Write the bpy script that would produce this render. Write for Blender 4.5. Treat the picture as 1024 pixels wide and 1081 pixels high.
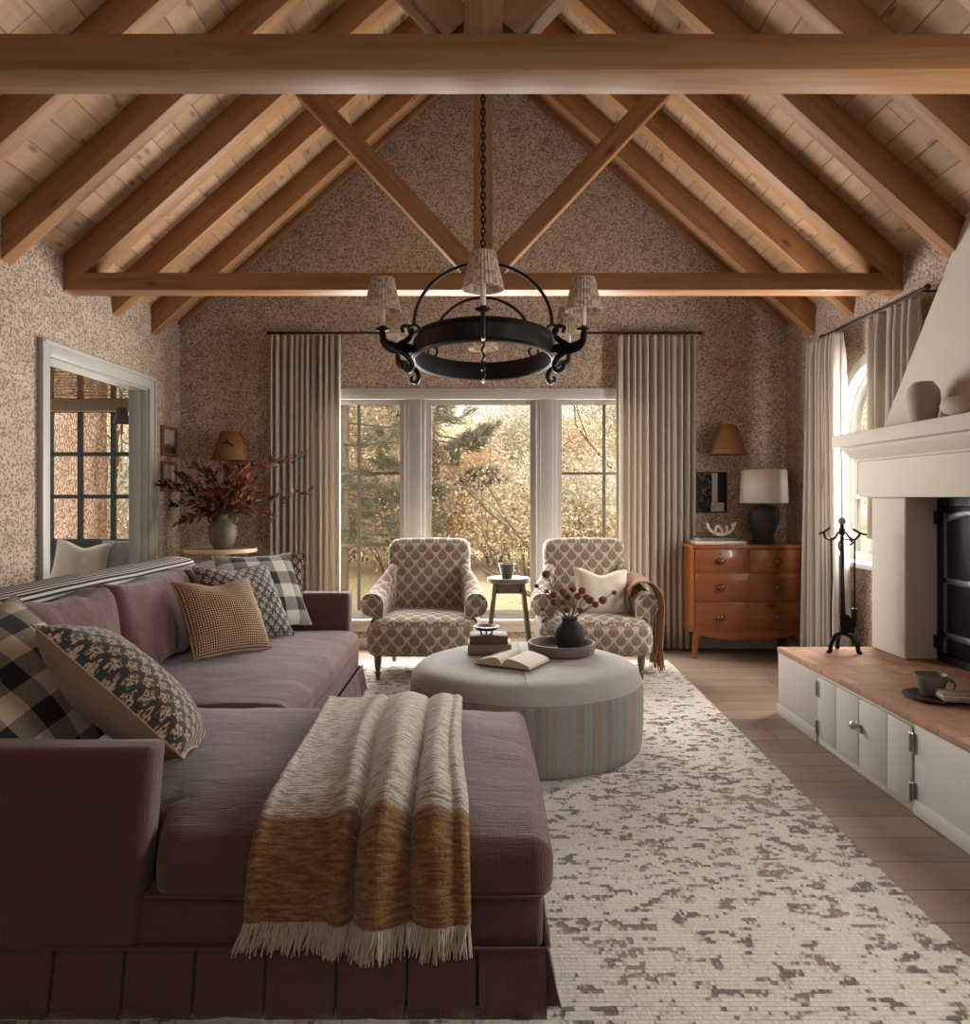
import bpy, bmesh, math, random
from mathutils import Vector, Matrix, noise as mn
from math import sin, cos, pi, sqrt, radians as R

for _o in list(bpy.data.objects):
    bpy.data.objects.remove(_o)
SC = bpy.context.scene
COL = SC.collection

# ------------------------------------------------------------------ camera, world, light, exposure
F, U0, V0, H = 800.0, 510.0, 525.0, 1.28
cam_d = bpy.data.cameras.new('camera')
cam = bpy.data.objects.new('camera', cam_d)
COL.objects.link(cam)
cam.location = (0, 0, H)
cam.rotation_euler = (R(90), 0, 0)
cam_d.sensor_fit = 'HORIZONTAL'
cam_d.sensor_width = 36
cam_d.lens = F / 1024 * 36
cam_d.shift_x = (512 - U0) / 1024
cam_d.shift_y = (V0 - 540.5) / 1024
cam_d.clip_start = .05
cam_d.clip_end = 300
SC.camera = cam

w = bpy.data.worlds.new('overcast_sky')
SC.world = w
w.use_nodes = True
wn = w.node_tree
wn.nodes.clear()
_o = wn.nodes.new('ShaderNodeOutputWorld')
_b = wn.nodes.new('ShaderNodeBackground')
_t = wn.nodes.new('ShaderNodeTexCoord')
_s = wn.nodes.new('ShaderNodeSeparateXYZ')
_r = wn.nodes.new('ShaderNodeValToRGB')
_r.color_ramp.elements[0].position = .45
_r.color_ramp.elements[0].color = (.80, .72, .60, 1)
_r.color_ramp.elements[1].position = .75
_r.color_ramp.elements[1].color = (.86, .85, .82, 1)
_m = wn.nodes.new('ShaderNodeMath')
_m.operation = 'MULTIPLY_ADD'
_m.inputs[1].default_value = .5
_m.inputs[2].default_value = .5
wn.links.new(_t.outputs['Generated'], _s.inputs[0])
wn.links.new(_s.outputs['Z'], _m.inputs[0])
wn.links.new(_m.outputs[0], _r.inputs[0])
wn.links.new(_r.outputs[0], _b.inputs[0])
_b.inputs[1].default_value = 1.7
wn.links.new(_b.outputs[0], _o.inputs[0])

def area(name, loc, rot, sx, sy, power, col, spread=180):
    d = bpy.data.lights.new(name, 'AREA')
    d.shape = 'RECTANGLE'
    d.size, d.size_y, d.energy, d.color = sx, sy, power, col
    d.spread = R(spread)
    o = bpy.data.objects.new(name, d)
    COL.objects.link(o)
    o.location, o.rotation_euler = loc, rot
    return o
# daylight at the windows, then two added fill lights without any window
for _x, _w in ((-1.066, .66), (-.02, .80), (1.039, .68)):   # one per sash of the triple window
    area('daylight_back_window', (_x, 6.452, 1.19), (R(-90), 0, 0), _w, 1.68, 118 * _w, (1, .97, .93))
area('daylight_arched_window', (2.612, 4.985, 1.5), (0, R(90), 0), 1.25, .80, 100, (1, .98, .95))
area('daylight_near_arched_window', (2.612, 2.035, 1.5), (0, R(90), 0), 1.25, .80, 45, (1, .98, .94))
area('daylight_sunroom_window', (-3.3, 6.40, 1.45), (R(-90), 0, 0), .85, 1.0, 6, (1, .93, .84))
area('added_fill_sunroom_side', (-4.78, 5.1, 1.45), (0, R(-90), 0), 1.5, 2.4, 24, (1, .95, .88))  # added fill light, the sunroom side wall has no opening
area('added_fill_behind_camera', (0, -2.55, 3.0), (R(82), 0, 0), 2.2, 1.6, 34, (1, .97, .93))  # added front fill from behind the camera, the rear wall is solid
# hazy sun standing behind the house, over the roof: it only reaches the garden
_d = bpy.data.lights.new('hazy_sun', 'SUN')
_d.energy, _d.angle, _d.color = 5.5, R(25), (1, .96, .9)
_so = bpy.data.objects.new('hazy_sun', _d)
COL.objects.link(_so)
_so.rotation_euler = (R(42), 0, R(4))

SC.view_settings.view_transform = 'Standard'
SC.view_settings.look = 'None'
SC.view_settings.exposure = 0.10
SC.view_settings.gamma = 1.0
SC.view_settings.use_curve_mapping = False
SC.cycles.max_bounces = 8
SC.cycles.diffuse_bounces = 5
SC.cycles.transparent_max_bounces = 12
SC.cycles.caustics_reflective = False
SC.cycles.caustics_refractive = False
SC.cycles.sample_clamp_indirect = 4

# ------------------------------------------------------------------ object helpers
rng = random.Random(7)

def P(u, v, Y):
    return Vector(((u - U0) * Y / F, Y, H - (v - V0) * Y / F))

def tag(o, label=None, cat=None, group=None, kind=None):
    if label: o['label'] = label
    if cat: o['category'] = cat
    if group: o['group'] = group
    if kind: o['kind'] = kind
    return o

def thing(name, loc, label, cat, group=None, rz=0):
    o = bpy.data.objects.new(name, None)
    o.empty_display_size = .1
    COL.objects.link(o)
    o.location = loc
    o.rotation_euler = (0, 0, rz)
    return tag(o, label, cat, group)

def boxuv(bm):
    uv = bm.loops.layers.uv.verify()
    for f in bm.faces:
        n = f.normal
        a = max(range(3), key=lambda i: abs(n[i]))
        for l in f.loops:
            c = l.vert.co
            l[uv].uv = (c.y, c.z) if a == 0 else ((c.x, c.z) if a == 1 else (c.x, c.y))

def world_mat(o):
    m = Matrix.Translation(o.location) @ o.rotation_euler.to_matrix().to_4x4()
    return world_mat(o.parent) @ m if o.parent else m

def obj(name, bm, mat, parent=None, smooth=35, uv=True, world=False, origin=None):
    """link bm as ONE mesh object. world=True: coordinates are world ones, moved into the parent's space."""
    bm.normal_update()
    if uv: boxuv(bm)
    loc = Vector((0, 0, 0))
    if parent is None and bm.verts:
        if origin is None:
            xs = [v.co for v in bm.verts]
            lo = Vector([min(c[i] for c in xs) for i in range(3)])
            hi = Vector([max(c[i] for c in xs) for i in range(3)])
            origin = Vector(((lo.x + hi.x) / 2, (lo.y + hi.y) / 2, lo.z))
        loc = Vector(origin)
        bmesh.ops.translate(bm, verts=bm.verts, vec=-loc)
    elif parent is not None and world:
        bmesh.ops.transform(bm, matrix=world_mat(parent).inverted(), verts=bm.verts)
    me = bpy.data.meshes.new(name)
    bm.to_mesh(me)
    bm.free()
    me.materials.append(mat)
    for p in me.polygons: p.use_smooth = smooth > 0
    if smooth: me.set_sharp_from_angle(angle=R(smooth))
    o = bpy.data.objects.new(name, me)
    COL.objects.link(o)
    o.location = loc
    if parent: o.parent = parent
    return o

def struct(name, bm, mat, parent=None, **k):
    o = obj(name, bm, mat, parent, **k)
    if parent is None: o['kind'] = 'structure'
    return o

def dup(root, loc=None, rz=None, label=None, group=None, parent=None):
    c = root.copy()
    COL.objects.link(c)
    if parent: c.parent = parent
    if loc is not None: c.location = loc
    if rz is not None: c.rotation_euler = (0, 0, rz)
    if label: c['label'] = label
    if group: c['group'] = group
    for ch in list(root.children): dup(ch, parent=c)
    return c

# ------------------------------------------------------------------ mesh helpers
def BM(): return bmesh.new()

def box(bm, x0, x1, y0, y1, z0, z1, bev=0, seg=2):
    r = bmesh.ops.create_cube(bm, size=1)
    vs = r['verts']
    for v in vs:
        v.co = Vector((x0 if v.co.x < 0 else x1, y0 if v.co.y < 0 else y1, z0 if v.co.z < 0 else z1))
    if bev:
        es = list({e for v in vs for e in v.link_edges})
        bmesh.ops.bevel(bm, geom=es, offset=bev, segments=seg, affect='EDGES', profile=.5)
    return vs

def bx(x0, x1, y0, y1, z0, z1, bev=0, seg=2):
    bm = BM()
    box(bm, x0, x1, y0, y1, z0, z1, bev, seg)
    return bm

def ringface(bm, A, B):
    n = len(A)
    for i in range(n):
        try: bm.faces.new((A[i], A[(i + 1) % n], B[(i + 1) % n], B[i]))
        except ValueError: pass

def lathe(bm, prof, n=32, c=(0, 0, 0), sx=1, sy=1, wob=0):
    """prof: (radius, z) from bottom to top."""
    prev = None
    for k, (r, z) in enumerate(prof):
        if r < 1e-5:
            cur = [bm.verts.new((c[0], c[1], c[2] + z))] * n
        else:
            cur = [bm.verts.new((c[0] + r * sx * cos(2 * pi * i / n), c[1] + r * sy * sin(2 * pi * i / n), c[2] + z + (wob * sin(4 * pi * i / n + k) if wob else 0))) for i in range(n)]
        if prev:
            for i in range(n):
                q = [prev[i], prev[(i + 1) % n], cur[(i + 1) % n], cur[i]]
                s = []
                for v in q:
                    if v not in s: s.append(v)
                if len(s) > 2:
                    try: bm.faces.new(s)
                    except ValueError: pass
        prev = cur
    bmesh.ops.recalc_face_normals(bm, faces=bm.faces)

def tube(bm, pts, r, n=8, cap=True, closed=False, flat=1.0, up=None):
    pts = [Vector(p) for p in pts]
    N = len(pts)
    rr = r if isinstance(r, (list, tuple)) else [r] * N
    t0 = (pts[1] - pts[0]).normalized()
    u = Vector(up) if up else (Vector((0, 0, 1)) if abs(t0.z) < .9 else Vector((1, 0, 0)))
    rings = []
    for i, p in enumerate(pts):
        if closed: t = (pts[(i + 1) % N] - pts[i - 1])
        elif i == 0: t = pts[1] - pts[0]
        elif i == N - 1: t = pts[-1] - pts[-2]
        else: t = pts[i + 1] - pts[i - 1]
        if t.length < 1e-9: t = t0
        t.normalize()
        u = u - t * u.dot(t)
        if u.length < 1e-6: u = t.orthogonal()
        u.normalize()
        b = t.cross(u)
        rings.append([bm.verts.new(p + (u * cos(2 * pi * k / n) + b * flat * sin(2 * pi * k / n)) * rr[i]) for k in range(n)])
    for i in range(N - 1): ringface(bm, rings[i], rings[i + 1])
    if closed: ringface(bm, rings[-1], rings[0])
    elif cap:
        bm.faces.new(list(reversed(rings[0])))
        bm.faces.new(rings[-1])

def tb(pts, r, **k):
    bm = BM()
    tube(bm, pts, r, **k)
    return bm

def spline(pts, n=8):
    pts = [Vector(p) for p in pts]
    out = []
    for i in range(len(pts) - 1):
        p0 = pts[max(i - 1, 0)]; p1 = pts[i]; p2 = pts[i + 1]; p3 = pts[min(i + 2, len(pts) - 1)]
        for k in range(n):
            t = k / n
            out.append(.5 * ((2 * p1) + (-p0 + p2) * t + (2 * p0 - 5 * p1 + 4 * p2 - p3) * t * t + (-p0 + 3 * p1 - 3 * p2 + p3) * t ** 3))
    out.append(pts[-1])
    return out

def extrude_poly(bm, poly, axis, a, b):
    """poly 2-D outline in the plane normal to axis ('x','y','z'), from a to b along the axis."""
    def mk(p, s):
        return {'x': (s, p[0], p[1]), 'y': (p[0], s, p[1]), 'z': (p[0], p[1], s)}[axis]
    A = [bm.verts.new(mk(p, a)) for p in poly]
    B = [bm.verts.new(mk(p, b)) for p in poly]
    bm.faces.new(A)
    bm.faces.new(list(reversed(B)))
    ringface(bm, A, B)
    bmesh.ops.recalc_face_normals(bm, faces=bm.faces)

def wall(bm, loops, axis, a, b):
    """outer loop and hole loops filled on both planes and bridged: a wall with real openings."""
    def mk(p, s):
        return {'x': (s, p[0], p[1]), 'y': (p[0], s, p[1]), 'z': (p[0], p[1], s)}[axis]
    for s in (a, b):
        edges = []
        for lp in loops:
            vs = [bm.verts.new(mk(p, s)) for p in lp]
            edges += [bm.edges.new((vs[i], vs[(i + 1) % len(vs)])) for i in range(len(vs))]
        bmesh.ops.triangle_fill(bm, use_beauty=True, edges=edges)
    for lp in loops:
        A = [bm.verts.new(mk(p, a)) for p in lp]
        B = [bm.verts.new(mk(p, b)) for p in lp]
        ringface(bm, A, B)
    bmesh.ops.remove_doubles(bm, verts=bm.verts, dist=1e-5)
    bmesh.ops.recalc_face_normals(bm, faces=bm.faces)

def softbox(bm, x0, x1, y0, y1, z0, z1, r=.03, step=.05, crown=0, puff=0, amp=0, scale=4, seed=0, wr=None):
    """rounded, slightly swollen upholstery block with a dense grid so it can wrinkle."""
    S = [x1 - x0, y1 - y0, z1 - z0]
    c = Vector(((x0 + x1) / 2, (y0 + y1) / 2, (z0 + z1) / 2))
    r = min(r, min(S) / 2 - 1e-4)
    def lin(L):
        n = max(2, int(L / step))
        pts = [-L / 2 + L * i / n for i in range(n + 1)]
        ex = []
        for k in (.3, .65, 1):
            ex += [-L / 2 + r * k * .95, L / 2 - r * k * .95]
        return sorted(set([round(p, 5) for p in pts + ex]))
    G = [lin(s) for s in S]
    cache = {}
    def vert(p):
        k = (round(p[0], 5), round(p[1], 5), round(p[2], 5))
        if k in cache: return cache[k]
        q = Vector(p)
        inner = Vector([max(-S[i] / 2 + r, min(S[i] / 2 - r, q[i])) for i in range(3)])
        d = q - inner
        nrm = d.normalized() if d.length > 1e-9 else Vector((0, 0, 1))
        if d.length > 1e-9: q = inner + nrm * r
        nx, ny, nz = [2 * p[i] / S[i] for i in range(3)]
        if crown: q.z += crown * max(0, (1 - nx ** 4)) * max(0, (1 - ny ** 4)) * (nz if nz > 0 else 0)
        if puff:
            q.x += puff * nx * (1 - nz ** 2) * (1 - ny ** 4)
            q.y += puff * ny * (1 - nz ** 2) * (1 - nx ** 4)
        if amp:
            s = (q + c) * scale + Vector((seed * 7.3, seed * 3.1, seed))
            if wr: s = Vector((s.x * wr[0], s.y * wr[1], s.z * wr[2]))
            q += nrm * (mn.noise(s) * amp + mn.noise(s * 2.7) * amp * .4)
        v = bm.verts.new(q + c)
        cache[k] = v
        return v
    for a in range(3):
        b, d = (a + 1) % 3, (a + 2) % 3
        for sgn in (-1, 1):
            for i in range(len(G[b]) - 1):
                for j in range(len(G[d]) - 1):
                    q = []
                    for (ii, jj) in ((i, j), (i + 1, j), (i + 1, j + 1), (i, j + 1)):
                        p = [0, 0, 0]
                        p[a] = sgn * S[a] / 2; p[b] = G[b][ii]; p[d] = G[d][jj]
                        q.append(vert(p))
                    if sgn < 0: q.reverse()
                    try: bm.faces.new(q)
                    except ValueError: pass

def soft(*a, **k):
    bm = BM()
    softbox(bm, *a, **k)
    return bm

def pillow(name, c, ux, vx, w_, h_, t_, mat, parent=None, n=22, dent=.0, seed=0, back=None, label=None, cat=None, group=None, piping=None):
    """a filled throw pillow: corners pinched and pointed; ux runs along the bottom, vx up the face."""
    ux = Vector(ux).normalized()
    vx = Vector(vx)
    vx = (vx - ux * vx.dot(ux)).normalized()
    nz = ux.cross(vx)
    root = thing(name, c, label, cat, group)
    root.rotation_mode = 'QUATERNION'
    M = Matrix((ux, vx, nz)).transposed()
    root.rotation_quaternion = M.to_quaternion()
    def make(side):
        bm = BM()
        uvl = bm.loops.layers.uv.verify()
        g = {}
        for i in range(n + 1):
            for j in range(n + 1):
                a, b = 2 * i / n - 1, 2 * j / n - 1
                pin = .07
                x = a * w_ / 2 * (1 - pin * (1 - b * b) * abs(a) ** 3)
                y = b * h_ / 2 * (1 - pin * (1 - a * a) * abs(b) ** 3)
                f = max(0, (1 - abs(a) ** 2.4) * (1 - abs(b) ** 2.4)) ** .52
                th = t_ / 2 * f
                if dent: # karate-chop dent in the top edge
                    k = math.exp(-(a / .45) ** 2) * max(0, b) ** 2
                    y -= dent * k
                    th *= 1 - .35 * k
                th += f * (mn.noise(Vector((a * 2 + seed * 5, b * 2, seed))) * .012 + mn.noise(Vector((a * 6 + seed * 5, b * 6, seed))) * .004)
                g[i, j] = bm.verts.new((x, y, side * th))
        for i in range(n):
            for j in range(n):
                q = [(i, j), (i + 1, j), (i + 1, j + 1), (i, j + 1)]
                if side < 0: q.reverse()
                f = bm.faces.new([g[k] for k in q])
                for l, k in zip(f.loops, q):
                    l[uvl].uv = (k[0] / n * w_, k[1] / n * h_)
        return bm, g
    bm, g = make(1)
    fr = obj('front_cover', bm, mat, root, smooth=60, uv=False)
    bm, g = make(-1)
    bk = obj('back_cover', bm, back or mat, root, smooth=60, uv=False)
    def pos(i, j):
        a, b = 2 * i / n - 1, 2 * j / n - 1
        x = a * w_ / 2 * (1 - .07 * (1 - b * b) * abs(a) ** 3)
        y = b * h_ / 2 * (1 - .07 * (1 - a * a) * abs(b) ** 3)
        if dent: y -= dent * math.exp(-(a / .45) ** 2) * max(0, b) ** 2
        return (x, y, 0)
    rim = [pos(i, 0) for i in range(n)] + [pos(n, j) for j in range(n)] + [pos(n - i, n) for i in range(n)] + [pos(0, n - j) for j in range(n)]
    obj('seam', tb(rim, .0032, n=6, closed=True), piping or back or mat, root, smooth=60)
    return root
# ------------------------------------------------------------------ node helpers
class S:
    def __init__(s, b, k): s.b, s.k = b, k
    def _m(s, op, o=None, c=None, rev=False):
        return s.b.math(op, o, s, c) if rev else s.b.math(op, s, o, c)
    def __add__(s, o): return s._m('ADD', o)
    def __radd__(s, o): return s._m('ADD', o, rev=True)
    def __sub__(s, o): return s._m('SUBTRACT', o)
    def __rsub__(s, o): return s._m('SUBTRACT', o, rev=True)
    def __mul__(s, o): return s._m('MULTIPLY', o)
    def __rmul__(s, o): return s._m('MULTIPLY', o, rev=True)
    def __truediv__(s, o): return s._m('DIVIDE', o)
    def __rtruediv__(s, o): return s._m('DIVIDE', o, rev=True)
    def __pow__(s, o): return s._m('POWER', o)
    def __neg__(s): return s._m('MULTIPLY', -1.0)
    def floor(s): return s._m('FLOOR')
    def frac(s): return s._m('FRACT')
    def abs(s): return s._m('ABSOLUTE')
    def sin(s): return s._m('SINE')
    def cos(s): return s._m('COSINE')
    def sqrt(s): return s._m('SQRT')
    def lt(s, o): return s._m('LESS_THAN', o)
    def gt(s, o): return s._m('GREATER_THAN', o)
    def min(s, o): return s._m('MINIMUM', o)
    def max(s, o): return s._m('MAXIMUM', o)
    def ss(s, a, b): return s.b.sstep(s, a, b)

class B:
    """one procedural material being wired"""
    def __init__(s, name):
        s.m = bpy.data.materials.new(name)
        s.m.use_nodes = True
        s.nt = s.m.node_tree
        s.nt.nodes.clear()
        s.o = s.n('OutputMaterial')
    def n(s, t, **k):
        x = s.nt.nodes.new('ShaderNode' + t)
        for a, b in k.items(): setattr(x, a, b)
        return x
    def put(s, sock, v):
        if isinstance(v, S): s.nt.links.new(v.k, sock)
        elif isinstance(v, bpy.types.NodeSocket): s.nt.links.new(v, sock)
        elif v is not None:
            if isinstance(v, tuple) and len(v) == 3 and sock.type == 'RGBA': v = (*v, 1)
            sock.default_value = v
    def math(s, op, a, b=None, c=None):
        x = s.n('Math', operation=op)
        for i, v in enumerate((a, b, c)): s.put(x.inputs[i], v)
        return S(s, x.outputs[0])
    def sstep(s, v, a, b):
        x = s.n('MapRange', interpolation_type='SMOOTHSTEP')
        s.put(x.inputs[0], v); x.inputs[1].default_value = a; x.inputs[2].default_value = b
        return S(s, x.outputs[0])
    def sep(s, k):
        x = s.n('SeparateXYZ')
        s.put(x.inputs[0], k)
        return tuple(S(s, o) for o in x.outputs)
    def vec(s, a=0.0, b=0.0, c=0.0):
        x = s.n('CombineXYZ')
        for i, v in enumerate((a, b, c)): s.put(x.inputs[i], v)
        return x.outputs[0]
    def uv(s): return s.sep(s.n('TexCoord').outputs['UV'])[:2]
    def ob(s): return s.sep(s.n('TexCoord').outputs['Object'])
    def noise(s, v, sc=5, det=2, rough=.5, dist=0):
        x = s.n('TexNoise')
        s.put(x.inputs['Vector'], v)
        x.inputs['Scale'].default_value = sc; x.inputs['Detail'].default_value = det
        x.inputs['Roughness'].default_value = rough; x.inputs['Distortion'].default_value = dist
        return S(s, x.outputs['Fac'])
    def white(s, v):
        x = s.n('TexWhiteNoise')
        s.put(x.inputs['Vector'], v)
        return S(s, x.outputs['Value'])
    def vor(s, v, sc=5, rand=1, feat='F1', dim='3D'):
        x = s.n('TexVoronoi', feature=feat, voronoi_dimensions=dim)
        s.put(x.inputs['Vector'], v)
        x.inputs['Scale'].default_value = sc; x.inputs['Randomness'].default_value = rand
        return x
    def mix(s, f, a, b, blend='MIX'):
        x = s.n('Mix', data_type='RGBA', blend_type=blend)
        s.put(x.inputs[0], f); s.put(x.inputs[6], a); s.put(x.inputs[7], b)
        return x.outputs[2]
    def scale(s, col, k):
        """brighten a colour by a scalar socket (texture variation)"""
        return s.mix(1.0, col, s.vec(k, k, k), 'MULTIPLY')
    def bump(s, h, st=.3, d=.01):
        x = s.n('Bump')
        x.inputs['Strength'].default_value = st; x.inputs['Distance'].default_value = d
        s.put(x.inputs['Height'], h)
        return x.outputs[0]
    def out(s, col, rough=.7, bump=None, metal=0, spec=.3, sheen=0, trans=0, coat=0):
        p = s.n('BsdfPrincipled')
        s.put(p.inputs['Base Color'], col)
        s.put(p.inputs['Roughness'], rough)
        p.inputs['Metallic'].default_value = metal
        p.inputs['Specular IOR Level'].default_value = spec
        p.inputs['Sheen Weight'].default_value = sheen
        p.inputs['Sheen Roughness'].default_value = .5
        p.inputs['Coat Weight'].default_value = coat
        if bump is not None: s.put(p.inputs['Normal'], bump)
        sh = p.outputs[0]
        if trans:
            t = s.n('BsdfTranslucent')
            s.put(t.inputs[0], col)
            mx = s.n('MixShader')
            mx.inputs[0].default_value = trans
            s.nt.links.new(sh, mx.inputs[1]); s.nt.links.new(t.outputs[0], mx.inputs[2])
            sh = mx.outputs[0]
        s.nt.links.new(sh, s.o.inputs[0])
        return s.m

def plain(name, col, rough=.6, metal=0, var=.12, sc=8, bs=.1, spec=.3, coat=0, trans=0, sheen=0):
    b = B(name)
    v = b.n('TexCoord').outputs['Object']
    f = b.noise(v, sc, 3)
    c = b.scale(col, f * (2 * var) + (1 - var))
    return b.out(c, rough, b.bump(b.noise(v, sc * 6, 3), bs, .004), metal, spec, coat=coat, trans=trans, sheen=sheen)

def fabric(name, col, weave=900, var=.15, bs=.25, rough=.9, sheen=.15, slub=1.0, trans=0, wrinkle=0, bd=.004):
    """woven cloth: crossed threads with slubs"""
    b = B(name)
    u, v = b.uv()
    th = b.noise(b.vec(u * 14, v * 260), 1, 2) * .5 + b.noise(b.vec(u * 260, v * 14), 1, 2) * .5
    cl = b.noise(b.vec(u, v), 5, 3)
    c = b.scale(col, (th - .5) * (var * 2.2 * slub) + (cl - .5) * var + 1.0)
    h = th
    if wrinkle: h = h + b.noise(b.vec(u * 3, v * 9), 1, 5, .6, dist=.8) * wrinkle + b.noise(b.vec(u * 22, v * 9, 4.0), 1, 3, .6, dist=.6) * wrinkle * .35
    return b.out(c, rough, b.bump(h, bs, bd), spec=.15, sheen=sheen, trans=trans)

M = {}
def wallpaper():
    b = B('leafy_wallpaper')
    u, v = b.uv()
    # trailing stems and small leaves, each leaf an ellipse in its own turned cell
    wx = b.noise(b.vec(u, v, 1.7), 3.5, 2)
    wy = b.noise(b.vec(u, v, 9.1), 3.5, 2)
    uu, vv = u + (wx - .5) * .08, v + (wy - .5) * .08
    ink = None
    clump = b.noise(b.vec(u + 3.0, v), 8, 2).ss(.36, .6)
    for sc, sd, la, lb in ((31, 0.0, .46, .155), (39, 31.3, .45, .14)):
        pv = b.vec(uu + sd, vv * 1.08 + sd, 0.0)
        vo = b.vor(pv, sc, .9, dim='2D')
        px, py, _ = b.sep(vo.outputs['Position'])
        cr, cg, cb = b.sep(vo.outputs['Color'])
        dx, dy = ((uu + sd) - px) * sc, ((vv * 1.08 + sd) - py) * sc
        an = cr * 6.283
        ca, sa = an.cos(), an.sin()
        ex, ey = dx * ca + dy * sa, dy * ca - dx * sa
        ey = ey + ex * ex * 1.3 * (cb - .2)
        d = (ex / la) ** 2.0 + (ey / lb) ** 2.0
        m_ = (1.0 - d.ss(.65, 1.15)) * cg.gt(.42 - clump * .42) * (cb * .45 + .55)
        ink = m_ if ink is None else ink.max(m_)
    st = (b.noise(b.vec(uu, vv, 4.4), 13, 1) - .5).abs()
    stem = (1.0 - st.ss(.010, .024)) * .62
    ink = ink.max(stem)
    big = b.noise(b.vec(u, v, 3.0), 6, 3)
    base = b.mix(big.ss(.35, .65), (.41, .318, .248), (.465, .368, .29))
    c = b.mix(ink * .86, base, (.075, .050, .040))
    return b.out(c, .85, b.bump(ink, .06, .002), spec=.12)
M['wallpaper'] = wallpaper()

def wood(name, c0, c1, knot=None, rough=.5, ring=14, kn=.5, spec=.3, coat=0, axis=0):
    """grain along the object's local X (or given axis)"""
    b = B(name)
    x, y, z = b.ob()
    if axis == 1: x, y = y, x
    if axis == 2: x, z = z, x
    rnd = S(b, b.n('ObjectInfo').outputs['Random'])
    x = x + rnd * 37
    y2 = y + rnd * 5
    g = b.noise(b.vec(x * .7, y2 * 9, z * 9), 2.2, 3, .55, .4)
    fine = b.noise(b.vec(x * 2.5, y2 * 130, z * 130), 1, 2)
    rg = ((g * ring).sin() * .5 + .5)
    f = rg * .45 + fine * .35 + g * .2
    c = b.mix(f, c0, c1)
    if knot:
        vo = b.vor(b.vec(x * 1.3, y2 * 3.2, z * 3.2), 1.6)
        d = S(b, vo.outputs['Distance'])
        k = (1.0 - d.ss(.03, .13)) * b.sep(vo.outputs['Color'])[0].gt(kn)
        c = b.mix(k * .85, c, knot)
    return b.out(c, rough, b.bump(f, .12, .003), spec=spec, coat=coat)
M['beam'] = wood('stained_fir_beam', (.215, .098, .036), (.36, .185, .080), (.10, .04, .018), .5)
M['side_wood'] = wood('pale_oak', (.42, .27, .15), (.55, .38, .23), rough=.45)
M['old_wood'] = wood('weathered_dark_wood', (.085, .068, .055), (.17, .135, .105), rough=.7)
M['tray_wood'] = wood('grey_brown_tray_wood', (.10, .08, .062), (.20, .16, .125), rough=.7)
M['leg_wood'] = wood('turned_leg_wood', (.11, .06, .035), (.19, .11, .065), rough=.45, axis=2)
M['mahogany'] = wood('polished_mahogany', (.145, .040, .011), (.34, .115, .034), (.06, .018, .008), .28, ring=9, kn=.75, coat=.25)
M['knob'] = plain('turned_dark_knob', (.10, .03, .015), .22, coat=.5)
M['ebony'] = plain('keyhole_black', (.01, .008, .006), .6)

def planks():
    b = B('ceiling_boards')
    u, v = b.uv()
    at = b.n('Attribute', attribute_name='board')
    rnd = S(b, at.outputs['Fac'])
    g = b.noise(b.vec(u * .8 + rnd * 31, v * 9), 2.0, 3, .55, .5)
    fine = b.noise(b.vec(u * 2.5, v * 140), 1, 2)
    f = (g * 13).sin() * .22 + .5 + (fine - .5) * .35
    c = b.mix(f, (.29, .175, .095), (.405, .262, .155))
    c = b.scale(c, rnd * .34 + .83)
    vo = b.vor(b.vec(u * 1.5 + rnd * 9, v * 4), 1.5, dim='2D')
    d = S(b, vo.outputs['Distance'])
    k = (1.0 - d.ss(.03, .12)) * b.sep(vo.outputs['Color'])[0].gt(.35)
    c = b.mix(k * .8, c, (.14, .07, .035))
    ju = u + rnd * 3.7
    joint = 1.0 - ((ju / 1.9).frac() - .5).abs().ss(.0005, .0022)
    c = b.mix(joint * .8, c, (.06, .035, .02))
    return b.out(c, .6, b.bump(f, .1, .003), spec=.2)
M['planks'] = planks()

def floorwood():
    b = B('oak_floor_planks')
    u, v = b.uv()
    row = (v / .19).floor()
    r1 = b.white(b.vec(row, 0.0, 0.0))
    uu = u + r1 * 2.3
    cell = (uu / 2.1).floor()
    rnd = b.white(b.vec(row, cell, 3.0))
    fy = (v / .19).frac()
    fx = (uu / 2.1).frac()
    gap = (1.0 - fy.min(1.0 - fy).ss(.006, .018)).max(1.0 - fx.min(1.0 - fx).ss(.0006, .0018))
    g = b.noise(b.vec(u * .9 + rnd * 17, v * 11 + rnd * 5), 2.0, 3, .6, .5)
    fine = b.noise(b.vec(u * 3, v * 160), 1, 2)
    f = (g * 15).sin() * .2 + .5 + (fine - .5) * .4
    c = b.mix(f, (.15, .105, .073), (.25, .182, .132))
    c = b.scale(c, rnd * .4 + .8)
    c = b.mix(gap * .85, c, (.02, .013, .008))
    return b.out(c, b.math('MULTIPLY_ADD', f, .15, .42), b.bump(f * .3 - gap, .25, .004), spec=.3)
M['floor'] = floorwood()

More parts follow.
